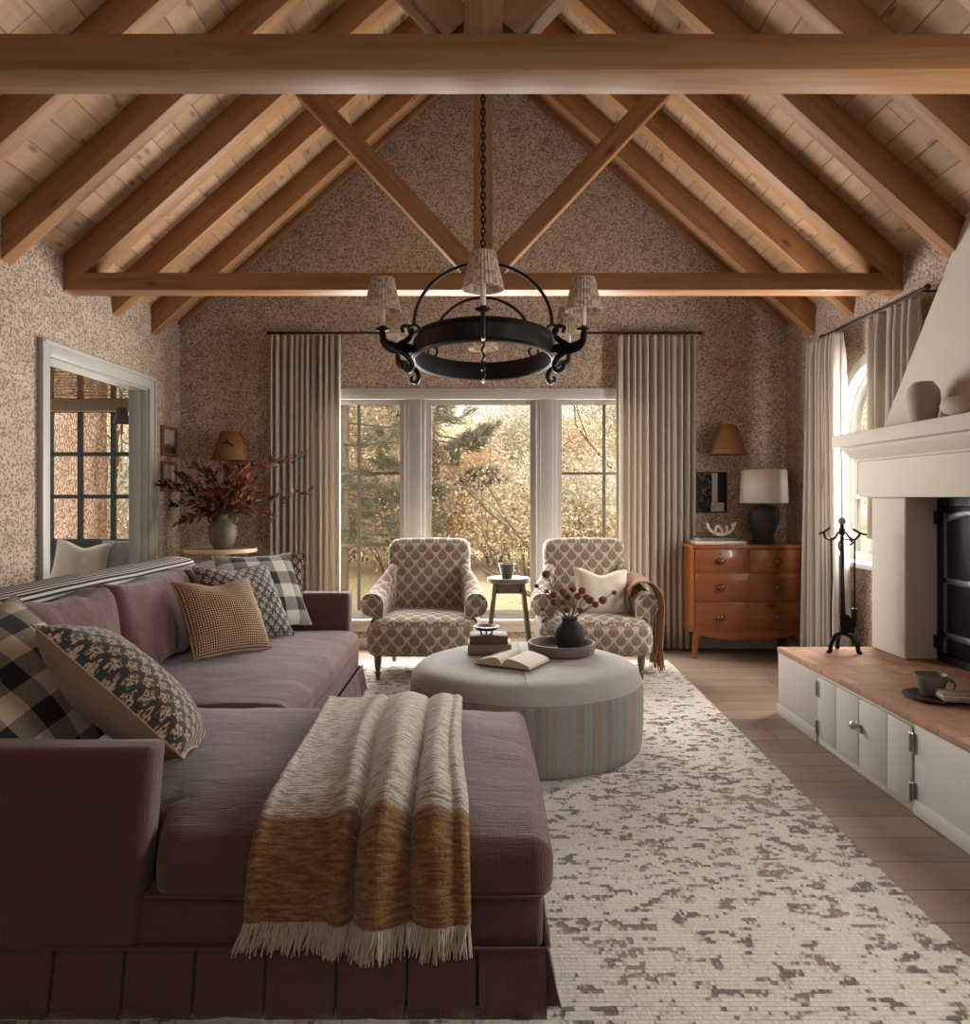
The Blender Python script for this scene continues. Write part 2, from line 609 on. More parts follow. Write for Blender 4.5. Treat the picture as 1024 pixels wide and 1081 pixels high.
def rug():
    b = B('flecked_wool_rug')
    u, v = b.uv()
    # knotted rows: every knot a small cell, dark flecks gather into short dashes
    row = (v / .0165).floor()
    cx = (u / .009).floor()
    big = b.noise(b.vec(u * .9, v * 1.3), 1.0, 2)
    n2 = b.white(b.vec(cx, row, 0.0))
    n1 = b.noise(b.vec(u * 18, row * .0165 * 34), 1.0, 2, .6)
    br = b.noise(b.vec(u * 11, v * 19, 2.0), 1.3, 1)
    fine = b.noise(b.vec(u * 60, row * 3.7), 1.0, 1)
    band = (1.0 - ((v - 3.1) / 1.0).abs().min(1.0)) * u.ss(.1, .9)
    t = n1 * .50 + br * .50 + (n2 - .5) * .07 + (fine - .5) * .14 + (big - .5) * .16 + band * .055
    dark = t.ss(.56, .605)
    mid = t.ss(.505, .565)
    hue = b.noise(b.vec(u, v, 5.0), 4, 2)
    c = b.mix(n2 * .5, (.60, .55, .485), (.51, .465, .405))
    c = b.mix(mid * .55, c, (.36, .30, .25))
    dk = b.mix(hue.ss(.45, .6), (.075, .06, .052), (.19, .125, .085))
    c = b.mix(dark * .9, c, dk)
    pile = b.noise(b.vec(u * 110, v * 70), 1, 3)
    c = b.scale(c, pile * .5 + .75)
    rib = ((v / .0165).frac() - .5).abs()
    return b.out(c, .95, b.bump(pile * 1.0 - rib * 1.2 - dark * .8, .8, .008), spec=.08, sheen=.2)
M['rug'] = rug()

M['plum'] = fabric('plum_linen', (.112, .054, .046), var=.2, bs=.5, sheen=.25, wrinkle=2.2, bd=.009)
M['white_paint'] = plain('white_painted_trim', (.52, .50, .465), .4, var=.03)
M['trim_paint'] = plain('beige_trim_paint', (.40, .385, .35), .4, var=.03)
M['grey_paint'] = plain('pale_grey_paint', (.35, .34, .325), .45, var=.03)
M['plaster'] = plain('warm_plaster', (.53, .475, .415), .85, var=.05, sc=3, bs=.15)
M['firebox'] = plain('beige_fireback', (.40, .31, .235), .9, var=.1, sc=4, bs=.25)
M['black_iron'] = plain('forged_black_iron', (.018, .017, .016), .45, .6, var=.3, sc=30, bs=.25)
M['grey_iron'] = plain('worn_grey_iron', (.16, .155, .15), .45, .75, var=.3, sc=25, bs=.25)
M['iron_rim'] = plain('rubbed_iron_rim', (.20, .18, .155), .65, .3, var=.2, sc=25)
M['dark_panel'] = plain('black_firescreen', (.008, .008, .009), .35, var=.3)
M['muntin'] = plain('dark_window_bars', (.10, .095, .085), .5)
M['sunroom_paint'] = plain('dark_slate_paint', (.045, .05, .052), .45, var=.06)
M['candle'] = plain('white_candle_tube', (.66, .62, .55), .5)
M['ivory'] = plain('ivory_page', (.62, .56, .48), .8, var=.05)
M['page_edge'] = plain('page_edges', (.52, .42, .30), .8, var=.15, sc=60)
M['book_brown'] = plain('brown_book_cloth', (.10, .06, .04), .7)
M['book_taupe'] = plain('taupe_book_cloth', (.19, .14, .105), .7)
M['book_grey'] = plain('dark_grey_book', (.13, .125, .12), .6)
M['book_white'] = plain('cream_book', (.62, .58, .52), .6)
M['black_pot'] = plain('matte_black_pottery', (.022, .022, .022), .75, var=.3, sc=12, bs=.4)
M['lamp_black'] = plain('charcoal_ceramic', (.030, .027, .025), .7, var=.2, sc=15, bs=.3)
M['jug'] = plain('olive_brown_stoneware', (.105, .085, .060), .55, var=.25, sc=9, bs=.2)
M['mantel_vase'] = plain('taupe_stoneware', (.36, .30, .25), .75, var=.1, sc=9, bs=.3)
M['mantel_stone'] = plain('sandstone', (.42, .34, .275), .85, var=.12, sc=14, bs=.4)
M['cup'] = plain('dark_speckled_cup', (.085, .075, .065), .5, var=.3, sc=40)
M['grey_cup'] = plain('grey_stoneware_cup', (.17, .15, .13), .5, var=.15, sc=30)
M['plate'] = plain('dark_plate', (.045, .04, .036), .4)
M['steel'] = plain('brushed_nickel', (.45, .42, .38), .3, .9)
M['brass'] = plain('aged_brass', (.35, .22, .09), .35, .85)
M['lampshade'] = fabric('white_linen_shade', (.80, .76, .70), var=.04, bs=.1, trans=.4, sheen=0)
M['antler'] = plain('bleached_coral', (.60, .54, .48), .8, var=.12, sc=30, bs=.4)
M['soil_leaf'] = plain('dry_stem', (.16, .12, .08), .8)
M['shade_dark'] = fabric('slate_sconce_shade', (.16, .14, .12), trans=.15)

def rattan(name, c0, c1, k=420):
    b = B(name)
    u, v = b.uv()
    a = (u * k).sin() * (v * k).sin()
    f = a * .5 + .5
    n_ = b.noise(b.vec(u * 12, v * 40), 1, 2)
    return b.out(b.mix(f * .6 + n_ * .4, c0, c1), .7, b.bump(f, .6, .004), spec=.2, trans=.2)
M['rattan'] = rattan('woven_rattan', (.10, .045, .015), (.38, .20, .075), 300)
M['bamboo'] = rattan('woven_bamboo', (.34, .19, .08), (.58, .36, .18))

def tile():
    b = B('terracotta_tiles')
    u, v = b.uv()
    s = .20
    row = (v / s).floor()
    uu = u / s + (row * .5).frac()
    fx, fy = uu.frac(), (v / s).frac()
    gap = 1.0 - fx.min(1.0 - fx).min(fy.min(1.0 - fy)).ss(.015, .04)
    rnd = b.white(b.vec(uu.floor(), row, 0.0))
    n_ = b.noise(b.vec(u, v), 14, 4)
    c = b.mix(n_, (.25, .12, .062), (.42, .235, .14))
    c = b.scale(c, rnd * .45 + .78)
    c = b.mix(gap * .8, c, (.20, .13, .085))
    return b.out(c, .75, b.bump(n_ * .3 - gap, .35, .004), spec=.3)
M['tile'] = tile()

def curtain_cloth():
    b = B('striped_linen_curtain')
    u, v = b.uv()
    st = (u * 75).sin() * .5 + .5
    th = b.noise(b.vec(u * 300, v * 10), 1, 2)
    c = b.mix(st.ss(.72, .9) * .35, (.47, .42, .36), (.36, .31, .255))
    c = b.scale(c, th * .3 + .85)
    return b.out(c, .9, b.bump(th, .2, .002), spec=.1, trans=.22, sheen=.1)
M['curtain'] = curtain_cloth()

def ottoman():
    b = B('striped_ottoman_cloth')
    u, v = b.uv()
    n_ = b.noise(b.vec(u * 24, v * .6), 1.2, 2)
    st = n_.ss(.42, .58)
    st2 = b.noise(b.vec(u * 30 + 7, v * .5), 1.0, 1).ss(.55, .62)
    th = b.noise(b.vec(u * 30, v * 300), 1, 2) * .5 + b.noise(b.vec(u * 300, v * 30), 1, 2) * .5
    c = b.mix(st * .85, (.245, .235, .215), (.26, .185, .132))
    c = b.mix(st2 * .6, c, (.185, .18, .175))
    c = b.scale(c, (th - .5) * .7 + 1.0)
    return b.out(c, .92, b.bump(th, .35, .003), spec=.1, sheen=.15)
M['ottoman'] = ottoman()
M['ottoman_top'] = fabric('ottoman_top_cloth', (.345, .33, .30), var=.2, bs=.35)  # same cloth as the sides, its lit look put into a paler colour

def print_cloth():
    b = B('block_print_linen')
    u, v = b.uv()
    W, Hh = .104, .118
    best = None
    for o in (0.0, .5):
        x = (u / W + o).frac() - .5
        y = (v / Hh + o).frac() - .5
        t = ((y + .40) / .80)
        tc = t.max(.001).min(.999)
        wv = (tc ** .75 * pi).sin() * (.43 - tc * .17)
        pet = (y * 40 + x.abs() * -34).sin() * .5 + .5
        d = wv - x.abs()
        ins = d.ss(.0, .03) * t.gt(.0) * t.lt(1.0)
        top = tc.ss(.52, .66)
        tot = (ins, top, pet, d)
        if best is None: best = tot
        else:
            ins = best[0].max(tot[0])
            sel = tot[0].gt(best[0])
            top = best[1] + (tot[1] - best[1]) * sel
            pet = best[2] + (tot[2] - best[2]) * sel
            best = (ins, top, pet)
    ins, top, pet = best
    th = b.noise(b.vec(u * 30, v * 300), 1, 2) * .5 + b.noise(b.vec(u * 300, v * 30), 1, 2) * .5
    base = (.47, .43, .375)
    mot = b.mix(top, (.17, .10, .05), (.19, .175, .165))
    mot = b.mix(pet.ss(.45, .85) * .5, mot, (.40, .32, .235))
    mot = b.mix((b.noise(b.vec(u, v), 90, 2)).ss(.5, .62) * .6, mot, (.14, .085, .045))
    c = b.mix(ins * .88, base, mot)
    c = b.scale(c, (th - .5) * .45 + 1.0)
    return b.out(c, .9, b.bump(th, .25, .003), spec=.1, sheen=.1)
M['print'] = print_cloth()

def plaid(name, t0, t1, s):
    b = B(name)
    u, v = b.uv()
    a = (u / (2 * s)).frac().gt(.5)
    c_ = (v / (2 * s)).frac().gt(.5)
    th = ((u + v) * 1400).sin() * .5 + .5
    both = a * c_
    one = a.max(c_) - both
    n_ = b.noise(b.vec(u * 90, v * 90), 1, 2)
    tan = b.mix(b.noise(b.vec(u, v), 9, 1), t0, t1)
    c = b.mix(one * (th * .5 + .4), tan, (.05, .045, .042))
    c = b.mix(both, c, (.022, .020, .020))
    c = b.scale(c, n_ * .5 + .75)
    return b.out(c, .92, b.bump(n_, .3, .003), spec=.08, sheen=.2)
M['plaid'] = plaid('black_tan_plaid', (.44, .34, .24), (.54, .46, .36), .074)
M['plaid_grey'] = plaid('black_cream_plaid', (.46, .42, .37), (.60, .56, .50), .088)

def floral(name, ground, petal):
    b = B(name)
    u, v = b.uv()
    W, Hh = .066, .070
    ins = None
    for o in (0.0, .5):
        x = (u / W + o).frac() - .5
        y = (v / Hh + o).frac() - .5
        r = (x * x + y * y * .8).sqrt()
        an = b.math('ARCTAN2', y, x)
        d = r - ((an * 5).sin() * .055 + .25)
        s_ = (1.0 - d.ss(-.02, .04))
        ins = s_ if ins is None else ins.max(s_)
    det = b.noise(b.vec(u, v), 130, 2)
    th = b.noise(b.vec(u * 30, v * 300), 1, 2)
    c = b.mix(ins * det.ss(.40, .55), ground, petal)
    c = b.scale(c, th * .4 + .8)
    return b.out(c, .9, b.bump(th + ins, .2, .003), spec=.1, sheen=.15)
M['floral'] = floral('dark_floral_linen', (.042, .036, .032), (.40, .29, .20))
M['floral2'] = floral('charcoal_floral_linen', (.05, .045, .042), (.38, .33, .28))
M['tan_linen'] = fabric('tan_linen', (.34, .25, .18))
M['cream_linen'] = fabric('cream_linen', (.60, .54, .455), var=.12)
M['grey_linen'] = fabric('grey_linen', (.25, .24, .23), var=.3)

def houndstooth():
    b = B('brown_houndstooth')
    u, v = b.uv()
    s = .0125
    ch = ((u / s).sin() * (v / s).sin()).ss(-.25, .25)
    s2 = 2.6
    a = ((u * 500).sin() * .5 + .5)
    c_ = ((v * 500).sin() * .5 + .5)
    f = (a * c_).ss(.2, .45)
    c = b.mix(f, (.10, .058, .032), (.56, .40, .255))
    n_ = b.noise(b.vec(u * 60, v * 60), 1, 2)
    c = b.scale(c, n_ * .5 + .75)
    return b.out(c, .92, b.bump(f, .3, .003), spec=.08, sheen=.15)
M['houndstooth'] = houndstooth()

def ticking():
    b = B('ticking_stripe')
    u, v = b.uv()
    st = ((v * 2 * pi / .024).sin()).ss(-.15, .15)
    th = b.noise(b.vec(u * 260, v * 60), 1, 2)
    c = b.mix(st, (.50, .47, .43), (.028, .028, .03))
    c = b.scale(c, th * .4 + .8)
    return b.out(c, .92, b.bump(th, .3, .003), spec=.1)
M['ticking'] = ticking()

def throw():
    b = B('cream_brown_throw')
    u, v = b.uv()
    n_ = b.noise(b.vec(u * 22, v * 120), 1, 3, .6, .4)
    n2 = b.noise(b.vec(u * 160, v * 190), 1, 2)
    edge = b.noise(b.vec(u * 50, v * 6), 1, 1)
    br = (v + (edge - .5) * .012).ss(1.045, 1.075)
    cr = b.mix(n_.ss(.36, .58), (.25, .21, .17), (.62, .565, .49))
    tb_ = b.mix(n_.ss(.30, .75), (.13, .062, .022), (.34, .19, .085))
    c = b.mix(br, cr, tb_)
    c = b.scale(c, n2 * .7 + .65)
    return b.out(c, .95, b.bump(n_ + n2 * .6, .9, .010), spec=.05, sheen=.25)
M['throw'] = throw()
M['fringe'] = plain('cream_fringe_yarn', (.50, .43, .345), .95, var=.3, sc=40)
M['rust'] = fabric('rust_throw', (.23, .11, .055), var=.3, bs=.5)

def pleated_shade():
    b = B('pleated_print_shade')
    u, v = b.uv()
    f = ((u * 2 * pi * 30).sin() * .5 + .5)
    n_ = b.noise(b.vec((u * 30).floor(), v * 34), 1, 1)
    c = b.mix(n_.ss(.46, .60) * .75, (.70, .61, .50), (.36, .26, .19))
    return b.out(c, .85, b.bump(f, .5, .004), spec=.1, trans=.3)
M['pleated'] = pleated_shade()

def glass():
    b = B('window_glass')
    t = b.n('BsdfTransparent')
    t.inputs[0].default_value = (.96, .97, .96, 1)
    g = b.n('BsdfGlossy')
    g.inputs['Roughness'].default_value = .02
    fr = b.n('Fresnel')
    fr.inputs[0].default_value = 1.3
    mx = b.n('MixShader')
    geo = b.n('NewGeometry')
    fac = S(b, fr.outputs[0]) * (1.0 - S(b, geo.outputs['Backfacing']))
    b.put(mx.inputs[0], fac)
    b.nt.links.new(t.outputs[0], mx.inputs[1])
    b.nt.links.new(g.outputs[0], mx.inputs[2])
    b.nt.links.new(mx.outputs[0], b.o.inputs[0])
    return b.m
M['glass'] = glass()

def leafmat(name, cols, trans=.35):
    b = B(name)
    at = S(b, b.n('Attribute', attribute_name='leaf').outputs['Fac'])
    r = b.n('ValToRGB')
    el = r.color_ramp.elements
    while len(el) < len(cols): el.new(.5)
    for i, c in enumerate(cols):
        el[i].position = i / (len(cols) - 1)
        el[i].color = (*c, 1)
    b.put(r.inputs[0], at)
    return b.out(r.outputs[0], .7, spec=.15, trans=trans)
M['leaf_gold'] = leafmat('golden_leaves', [(.66, .58, .46), (.58, .43, .25), (.68, .55, .38), (.70, .62, .50), (.60, .55, .43)])  # leaf palettes paled and greyed, hazy air put into their colour
M['leaf_orange'] = leafmat('orange_leaves', [(.60, .38, .20), (.70, .50, .31), (.72, .58, .44)])
M['leaf_tan'] = leafmat('straw_leaves', [(.60, .54, .43), (.70, .64, .53), (.58, .55, .45)])
M['needles'] = leafmat('pine_needles', [(.15, .15, .10), (.27, .26, .18), (.40, .36, .26)])
M['leaf_dark'] = leafmat('dark_red_leaves', [(.025, .028, .022), (.06, .032, .022), (.17, .045, .022), (.32, .10, .035), (.05, .055, .045)], .15)
M['bark'] = plain('grey_brown_bark', (.17, .13, .095), .9, var=.4, sc=14, bs=.7)
def furrowed():
    b = B('furrowed_reddish_bark')
    x, y, z = b.ob()
    vo = b.vor(b.vec(x * 2.4, y * 2.4, z * .8), 17, 1, 'DISTANCE_TO_EDGE')
    d = S(b, vo.outputs['Distance']).ss(.0, .09)
    n_ = b.noise(b.vec(x, y, z * .7), 26, 4, .65)
    c = b.mix(n_.ss(.3, .7), (.36, .22, .14), (.58, .40, .29))
    c = b.mix((1.0 - d) * .75, c, (.20, .125, .085))
    return b.out(c, .95, b.bump(d + n_ * .4, .8, .03), spec=.05)
M['bark_red'] = furrowed()

def ground():
    b = B('autumn_grass')
    v = b.n('TexCoord').outputs['Object']
    n_ = b.noise(v, .6, 5, .65)
    n2 = b.noise(v, 9, 4, .7)
    c = b.mix(n_.ss(.35, .65), (.60, .49, .30), (.72, .60, .40))
    c = b.mix(n2.ss(.5, .68) * .6, c, (.30, .25, .13))
    return b.out(c, .95, spec=.05)
M['ground'] = ground()

def picture(name, sky, land, dark, split):
    b = B(name)
    x, y, z = b.ob()
    n_ = b.noise(b.vec(x * 14, y * 14, z * 14), 1, 4, .6)
    t = z + (n_ - .5) * .06
    c = b.mix(t.ss(split - .02, split + .02), land, sky)
    c = b.mix((n_ * 1.0).ss(.52, .62) * (1.0 - t.ss(split - .01, split + .03)), c, dark)
    return b.out(c, .6, spec=.2)
M['pic1'] = picture('dusk_landscape_print', (.42, .37, .32), (.10, .07, .05), (.03, .022, .02), .095)
M['pic2'] = picture('meadow_landscape_print', (.40, .34, .27), (.24, .13, .07), (.10, .07, .05), .10)
# ------------------------------------------------------------------ the room
XW, YB, YR = 2.576, 6.44, -2.6
EAVE, SLOPE = 2.77, .90
RIDGE = EAVE + SLOPE * XW
def ceil_z(x): return RIDGE - SLOPE * abs(x)

struct('floor', bx(-4.9, XW + .13, YR, YB + .16, -.08, 0), M['floor'])
# back wall with the triple window opening
WX0, WX1, WZ0, WZ1 = -1.465, 1.45, .235, 2.12
bm = BM()
wall(bm, [[(-XW - .0, -.02), (XW + .0, -.02), (XW + .0, ceil_z(XW)), (0, RIDGE), (-XW - .0, ceil_z(XW))],
          [(WX0, WZ0), (WX1, WZ0), (WX1, WZ1), (WX0, WZ1)]], 'y', YB, YB + .16)
struct('wall_back', bm, M['wallpaper'])
DY0, DY1, DZ = 4.47, 5.82, 2.115
bm = BM()
wall(bm, [[(YR, -.02), (YB + .16, -.02), (YB + .16, EAVE + .1), (YR, EAVE + .1)],
          [(DY0, .005), (DY1, .005), (DY1, DZ), (DY0, DZ)]], 'x', -XW - .124, -XW)
struct('wall_left', bm, M['wallpaper'])
AY0, AY1, AZ0, AZS = 4.55, 5.42, .84, 1.74
AR = (AY1 - AY0) / 2
def arch(y0, y1, z0, zs, n=20):
    r, c = (y1 - y0) / 2, (y0 + y1) / 2
    return [(y0, z0), (y1, z0)] + [(c + r * cos(pi * i / n), zs + r * sin(pi * i / n)) for i in range(n + 1)]
bm = BM()
wall(bm, [[(YR, -.02), (YB + .16, -.02), (YB + .16, EAVE + .1), (YR, EAVE + .1)], arch(AY0, AY1, AZ0, AZS), arch(1.60, 2.47, AZ0, AZS)], 'x', XW, XW + .124)
struct('wall_right', bm, M['wallpaper'])
bm = BM()
wall(bm, [[(-XW, -.02), (XW, -.02), (XW, ceil_z(XW)), (0, RIDGE), (-XW, ceil_z(XW))]], 'y', YR - .1, YR)
struct('wall_rear', bm, M['plaster'])

# ceiling of separate boards running the length of the room
bm = BM()
uvl = bm.loops.layers.uv.verify()
bl = bm.verts.layers.float.new('board')
CB, SB = 1 / sqrt(1 + SLOPE ** 2), SLOPE / sqrt(1 + SLOPE ** 2)
wd = .152
for sg in (-1, 1):
    L = (XW + .13) / CB
    k = 0
    while k * wd < L:
        a, b = k * wd, min(L, (k + 1) * wd)
        val = rng.random()
        sec = [(a, .006), (a + .005, 0), (b - .005, 0), (b, .006), (b, .03), (a, .03)]
        rows = []
        for y in (YR, YB + .16):
            row = []
            for s_, n_ in sec:
                x = s_ * CB + n_ * SB
                z = RIDGE - s_ * SB + n_ * CB
                v_ = bm.verts.new((sg * x, y, z)); v_[bl] = val
                row.append(v_)
            rows.append(row)
        n6 = len(sec)
        for i in range(n6):
            f = bm.faces.new((rows[0][i], rows[0][(i + 1) % n6], rows[1][(i + 1) % n6], rows[1][i]))
            for l, (yy, ss_) in zip(f.loops, ((YR, sec[i][0]), (YR, sec[(i + 1) % n6][0]), (YB, sec[(i + 1) % n6][0]), (YB, sec[i][0]))):
                l[uvl].uv = (yy, ss_ + sg * 7)
        k += 1
bmesh.ops.recalc_face_normals(bm, faces=bm.faces)
struct('ceiling', bm, M['planks'], uv=False)

def beam(name, a, b, wy, h, parent=None, mat=None, bev=.006):
    a, b = Vector(a), Vector(b)
    d = (b - a)
    L = d.length
    d.normalize()
    yv = Vector((0, 1, 0)) if abs(d.y) < .9 else Vector((1, 0, 0))
    zv = d.cross(yv).normalized()
    yv = zv.cross(d)
    o = obj(name, bx(-L / 2, L / 2, -wy / 2, wy / 2, -h / 2, h / 2, bev), mat or M['beam'], parent, origin=(0, 0, 0))
    m = Matrix((d, yv, zv)).transposed()
    o.rotation_euler = m.to_euler()
    c = (a + b) / 2
    o.location = c - (parent.location if parent else Vector((0, 0, 0)))
    return o

def roof_truss(yf, label):
    t = thing('roof_truss', (0, yf + .075, 2.55), label, 'truss', 'timber roof trusses')
    y = yf + .075
    beam('tie_beam', (-XW, y, 2.607), (XW, y, 2.607), .144, .108, t)
    beam('king_post', (0, y, 2.66), (0, y, RIDGE - .16), .12, .118, t)
    for s in (-1, 1):
        beam('strut', (s * .07, y + .004, 2.70), (s * 1.13, y + .004, 3.83), .10, .115, t)
        dz = .17 / 2 / CB
        beam('principal_rafter', (s * (XW + .10), y, ceil_z(XW + .10) - dz), (s * .03, y, ceil_z(.03) - dz), .15, .17, t)
    return t
roof_truss(4.65, 'timber roof truss nearest the curtained back window, its tie beam just behind the iron chandelier')
roof_truss(2.25, 'near timber roof truss whose thick tie beam crosses the very top of the picture')

def rafter(yf, s, label):
    dz = .163 / 2 / CB
    o = beam('roof_rafter', (s * (XW + .10), yf + .05, ceil_z(XW + .10) - dz), (s * .03, yf + .05, ceil_z(.03) - dz), .10, .163)
    tag(o, label, 'rafter', 'exposed rafters under the boarded ceiling')
for s, side in ((-1, 'left'), (1, 'right')):
    rafter(5.88, s, f'brown rafter on the {side} roof slope, closest to the papered gable wall')
    rafter(5.265, s, f'brown rafter on the {side} roof slope, next behind the far truss')
    rafter(4.05, s, f'brown rafter on the {side} roof slope, next in front of the far truss')
    rafter(3.45, s, f'brown rafter on the {side} roof slope, midway between the two trusses')
    rafter(2.85, s, f'brown rafter on the {side} roof slope, next behind the near truss')
    rafter(1.65, s, f'brown rafter on the {side} roof slope, above the near tie beam at the picture top')
    rafter(1.05, s, f'brown rafter on the {side} roof slope, second in front of the near truss')
# orange edge trim where the gable wallpaper meets the boards
for i, s in ((1, -1), (2, 1)):
    dz = .05 / 2 / CB
    o = beam('trim_%d' % i, (s * (XW), YB - .022, ceil_z(XW) - dz), (s * .02, YB - .022, ceil_z(.02) - dz), .04, .05)
    o['kind'] = 'structure'
o = beam('trim_3', (0, YR + .3, RIDGE - .12), (0, YB - .05, RIDGE - .12), .09, .2)
o['kind'] = 'structure'

struct('baseboard_back', bx(-XW, XW, YB - .018, YB, 0, .085, .004), M['white_paint'])
struct('baseboard_left', bx(-XW, -XW + .018, DY1 + .09, YB - .02, 0, .085, .004), M['white_paint'])
struct('baseboard_right', bx(XW - .018, XW, 4.52, YB - .02, 0, .085, .004), M['white_paint'])

# ---- triple window in the back wall
win = thing('window_1', ((WX0 + WX1) / 2, YB, WZ0), None, None)
win['kind'] = 'structure'
bm = BM()
yo = YB - .025
e = .075
box(bm, WX0 - e, WX1 + e, yo, YB + .02, WZ1 - .01, WZ1 + .085, .004)          # head casing
box(bm, WX0 - e, WX0 + .005, yo, YB + .02, WZ0, WZ1, .004)
box(bm, WX1 - .005, WX1 + e, yo, YB + .02, WZ0, WZ1, .004)
obj('casing', bm, M['trim_paint'], win, world=True)
bm = BM()
box(bm, WX0 - e - .02, WX1 + e + .02, YB - .06, YB + .05, WZ0 - .02, WZ0 + .012, .006)
box(bm, WX0 - e, WX1 + e, YB - .022, YB + .0, WZ0 - .095, WZ0 - .02, .003)
obj('window_sill', bm, M['white_paint'], win, world=True)
bm = BM()
wall(bm, [[(WX0, WZ0), (WX1, WZ0), (WX1, WZ1), (WX0, WZ1)], [(WX0 + .006, WZ0 + .006), (WX1 - .006, WZ0 + .006), (WX1 - .006, WZ1 - .006), (WX0 + .006, WZ1 - .006)]], 'y', YB, YB + .15)
obj('jamb', bm, M['white_paint'], win, world=True)
posts = [(-.668, -.490), (.450, .628)]
for a, b in posts:
    bm = BM()
    box(bm, a, b, YB - .012, YB + .14, WZ0, WZ1, .006)
    box(bm, a + .035, b - .035, YB - .024, YB - .01, WZ0 + .01, WZ1 - .02, .004)
    obj('mullion_post', bm, M['grey_paint'], win, world=True)
bays = [(WX0, posts[0][0]), (posts[0][1], posts[1][0]), (posts[1][1], WX1)]
for k, (a, b) in enumerate(bays):
    bm = BM()
    fy0, fy1, fw = YB + .05, YB + .10, .045
    wall(bm, [[(a, WZ0), (b, WZ0), (b, WZ1), (a, WZ1)],
              [(a + fw, WZ0 + fw + .03), (b - fw, WZ0 + fw + .03), (b - fw, WZ1 - fw), (a + fw, WZ1 - fw)]], 'y', fy0, fy1)
    wall(bm, [[(a, WZ0), (b, WZ0), (b, WZ1), (a, WZ1)],
              [(a + .02, WZ0 + .035), (b - .02, WZ0 + .035), (b - .02, WZ1 - .02), (a + .02, WZ1 - .02)]], 'y', fy0 - .025, fy0)
    sash = obj('window_frame', bm, M['trim_paint'], win, world=True)
    pn = bx(a + fw - .004, b - fw + .004, fy0 + .022, fy0 + .027, WZ0 + fw + .026, WZ1 - fw + .004)
    obj('pane', pn, M['glass'], win, world=True)
    if k != 1:
        cx = (a + b) / 2
        bm = BM()
        box(bm, cx - .011, cx + .011, fy0 + .006, fy0 + .04, WZ0 + fw + .03, WZ1 - fw)
        for z in (1.485, .872):
            box(bm, a + fw, b - fw, fy0 + .007, fy0 + .039, z - .011, z + .011)
        obj('muntins', bm, M['muntin'], win, world=True)

# ---- arched window in the right wall
win = thing('window_2', (XW, (AY0 + AY1) / 2, AZ0), None, None)
win['kind'] = 'structure'
def arch_ring(y0, y1, z0, zs, wd_): 
    return arch(y0, y1, z0, zs), arch(y0 + wd_, y1 - wd_, z0 + wd_, zs)
bm = BM()
o_, i_ = arch(AY0 - .07, AY1 + .07, AZ0 - .0, AZS), arch(AY0 + .005, AY1 - .005, AZ0 + .001, AZS)
wall(bm, [o_, i_], 'x', XW - .025, XW)
obj('casing', bm, M['trim_paint'], win, world=True)
obj('window_sill', bx(XW - .07, XW + .1, AY0 - .1, AY1 + .1, AZ0 - .035, AZ0 + .002, .006), M['white_paint'], win, world=True)
bm = BM()
o_, i_ = arch(AY0 + .003, AY1 - .003, AZ0 + .003, AZS), arch(AY0 + .05, AY1 - .05, AZ0 + .06, AZS)
wall(bm, [o_, i_], 'x', XW + .05, XW + .10)
obj('window_frame', bm, M['trim_paint'], win, world=True)
bm = BM()
wall(bm, [i_], 'x', XW + .075, XW + .080)
obj('pane', bm, M['glass'], win, world=True)
bm = BM()
wall(bm, [arch(AY0, AY1, AZ0, AZS), arch(AY0 + .006, AY1 - .006, AZ0 + .006, AZS)], 'x', XW, XW + .124)
obj('jamb', bm, M['white_paint'], win, world=True)
bm = BM()
cy = (AY0 + AY1) / 2
box(bm, XW + .06, XW + .095, cy - .025, cy + .025, AZ0 + .06, AZS + AR - .06)
box(bm, XW + .06, XW + .095, AY0 + .05, AY1 - .05, 1.27, 1.30)
for s in (-1, 1):
    box(bm, XW + .062, XW + .093, cy + s * .20 - .009, cy + s * .20 + .009, AZ0 + .06, AZS + .30)
obj('muntins', bm, M['white_paint'], win, world=True)

near_arch = dup(win, loc=(XW, 2.035, AZ0))
near_arch.name = 'window_4'

# ---- doorway to the sunroom in the left wall
door = thing('door_1', (-XW, (DY0 + DY1) / 2, 0), None, None)
door['kind'] = 'structure'
bm = BM()
cs = .085
for x0, x1 in ((-XW, -XW + .022), (-XW - .146, -XW - .124)):
    box(bm, x0, x1, DY0 - cs, DY0 + .004, .0, DZ + cs, .004)
    box(bm, x0, x1, DY1 - .004, DY1 + cs, .0, DZ + cs, .004)
    box(bm, x0, x1, DY0 + .004, DY1 - .004, DZ - .004, DZ + cs, .004)
box(bm, -XW + .0, -XW + .034, DY0 - cs - .006, DY0 - cs + .018, 0, DZ + cs + .006, .004)
box(bm, -XW + .0, -XW + .034, DY1 + cs - .018, DY1 + cs + .006, 0, DZ + cs + .006, .004)
box(bm, -XW + .0, -XW + .034, DY0 - cs, DY1 + cs, DZ + cs - .018, DZ + cs + .006, .004)
obj('casing', bm, M['trim_paint'], door, world=True)
bm = BM()
box(bm, -XW - .124, -XW, DY0, DY0 + .016, .005, DZ)
box(bm, -XW - .124, -XW, DY1 - .016, DY1, .005, DZ)
box(bm, -XW - .124, -XW, DY0 + .016, DY1 - .016, DZ - .016, DZ)
box(bm, -XW - .09, -XW - .05, DY1 - .03, DY1 - .016, .005, DZ - .016)
box(bm, -XW - .09, -XW - .05, DY0 + .016, DY0 + .03, .005, DZ - .016)
obj('jamb', bm, M['trim_paint'], door, world=True)
obj('strike_plate', bx(-XW - .05, -XW - .02, DY0 + .016, DY0 + .022, 1.18, 1.26, .002), M['steel'], door, world=True)

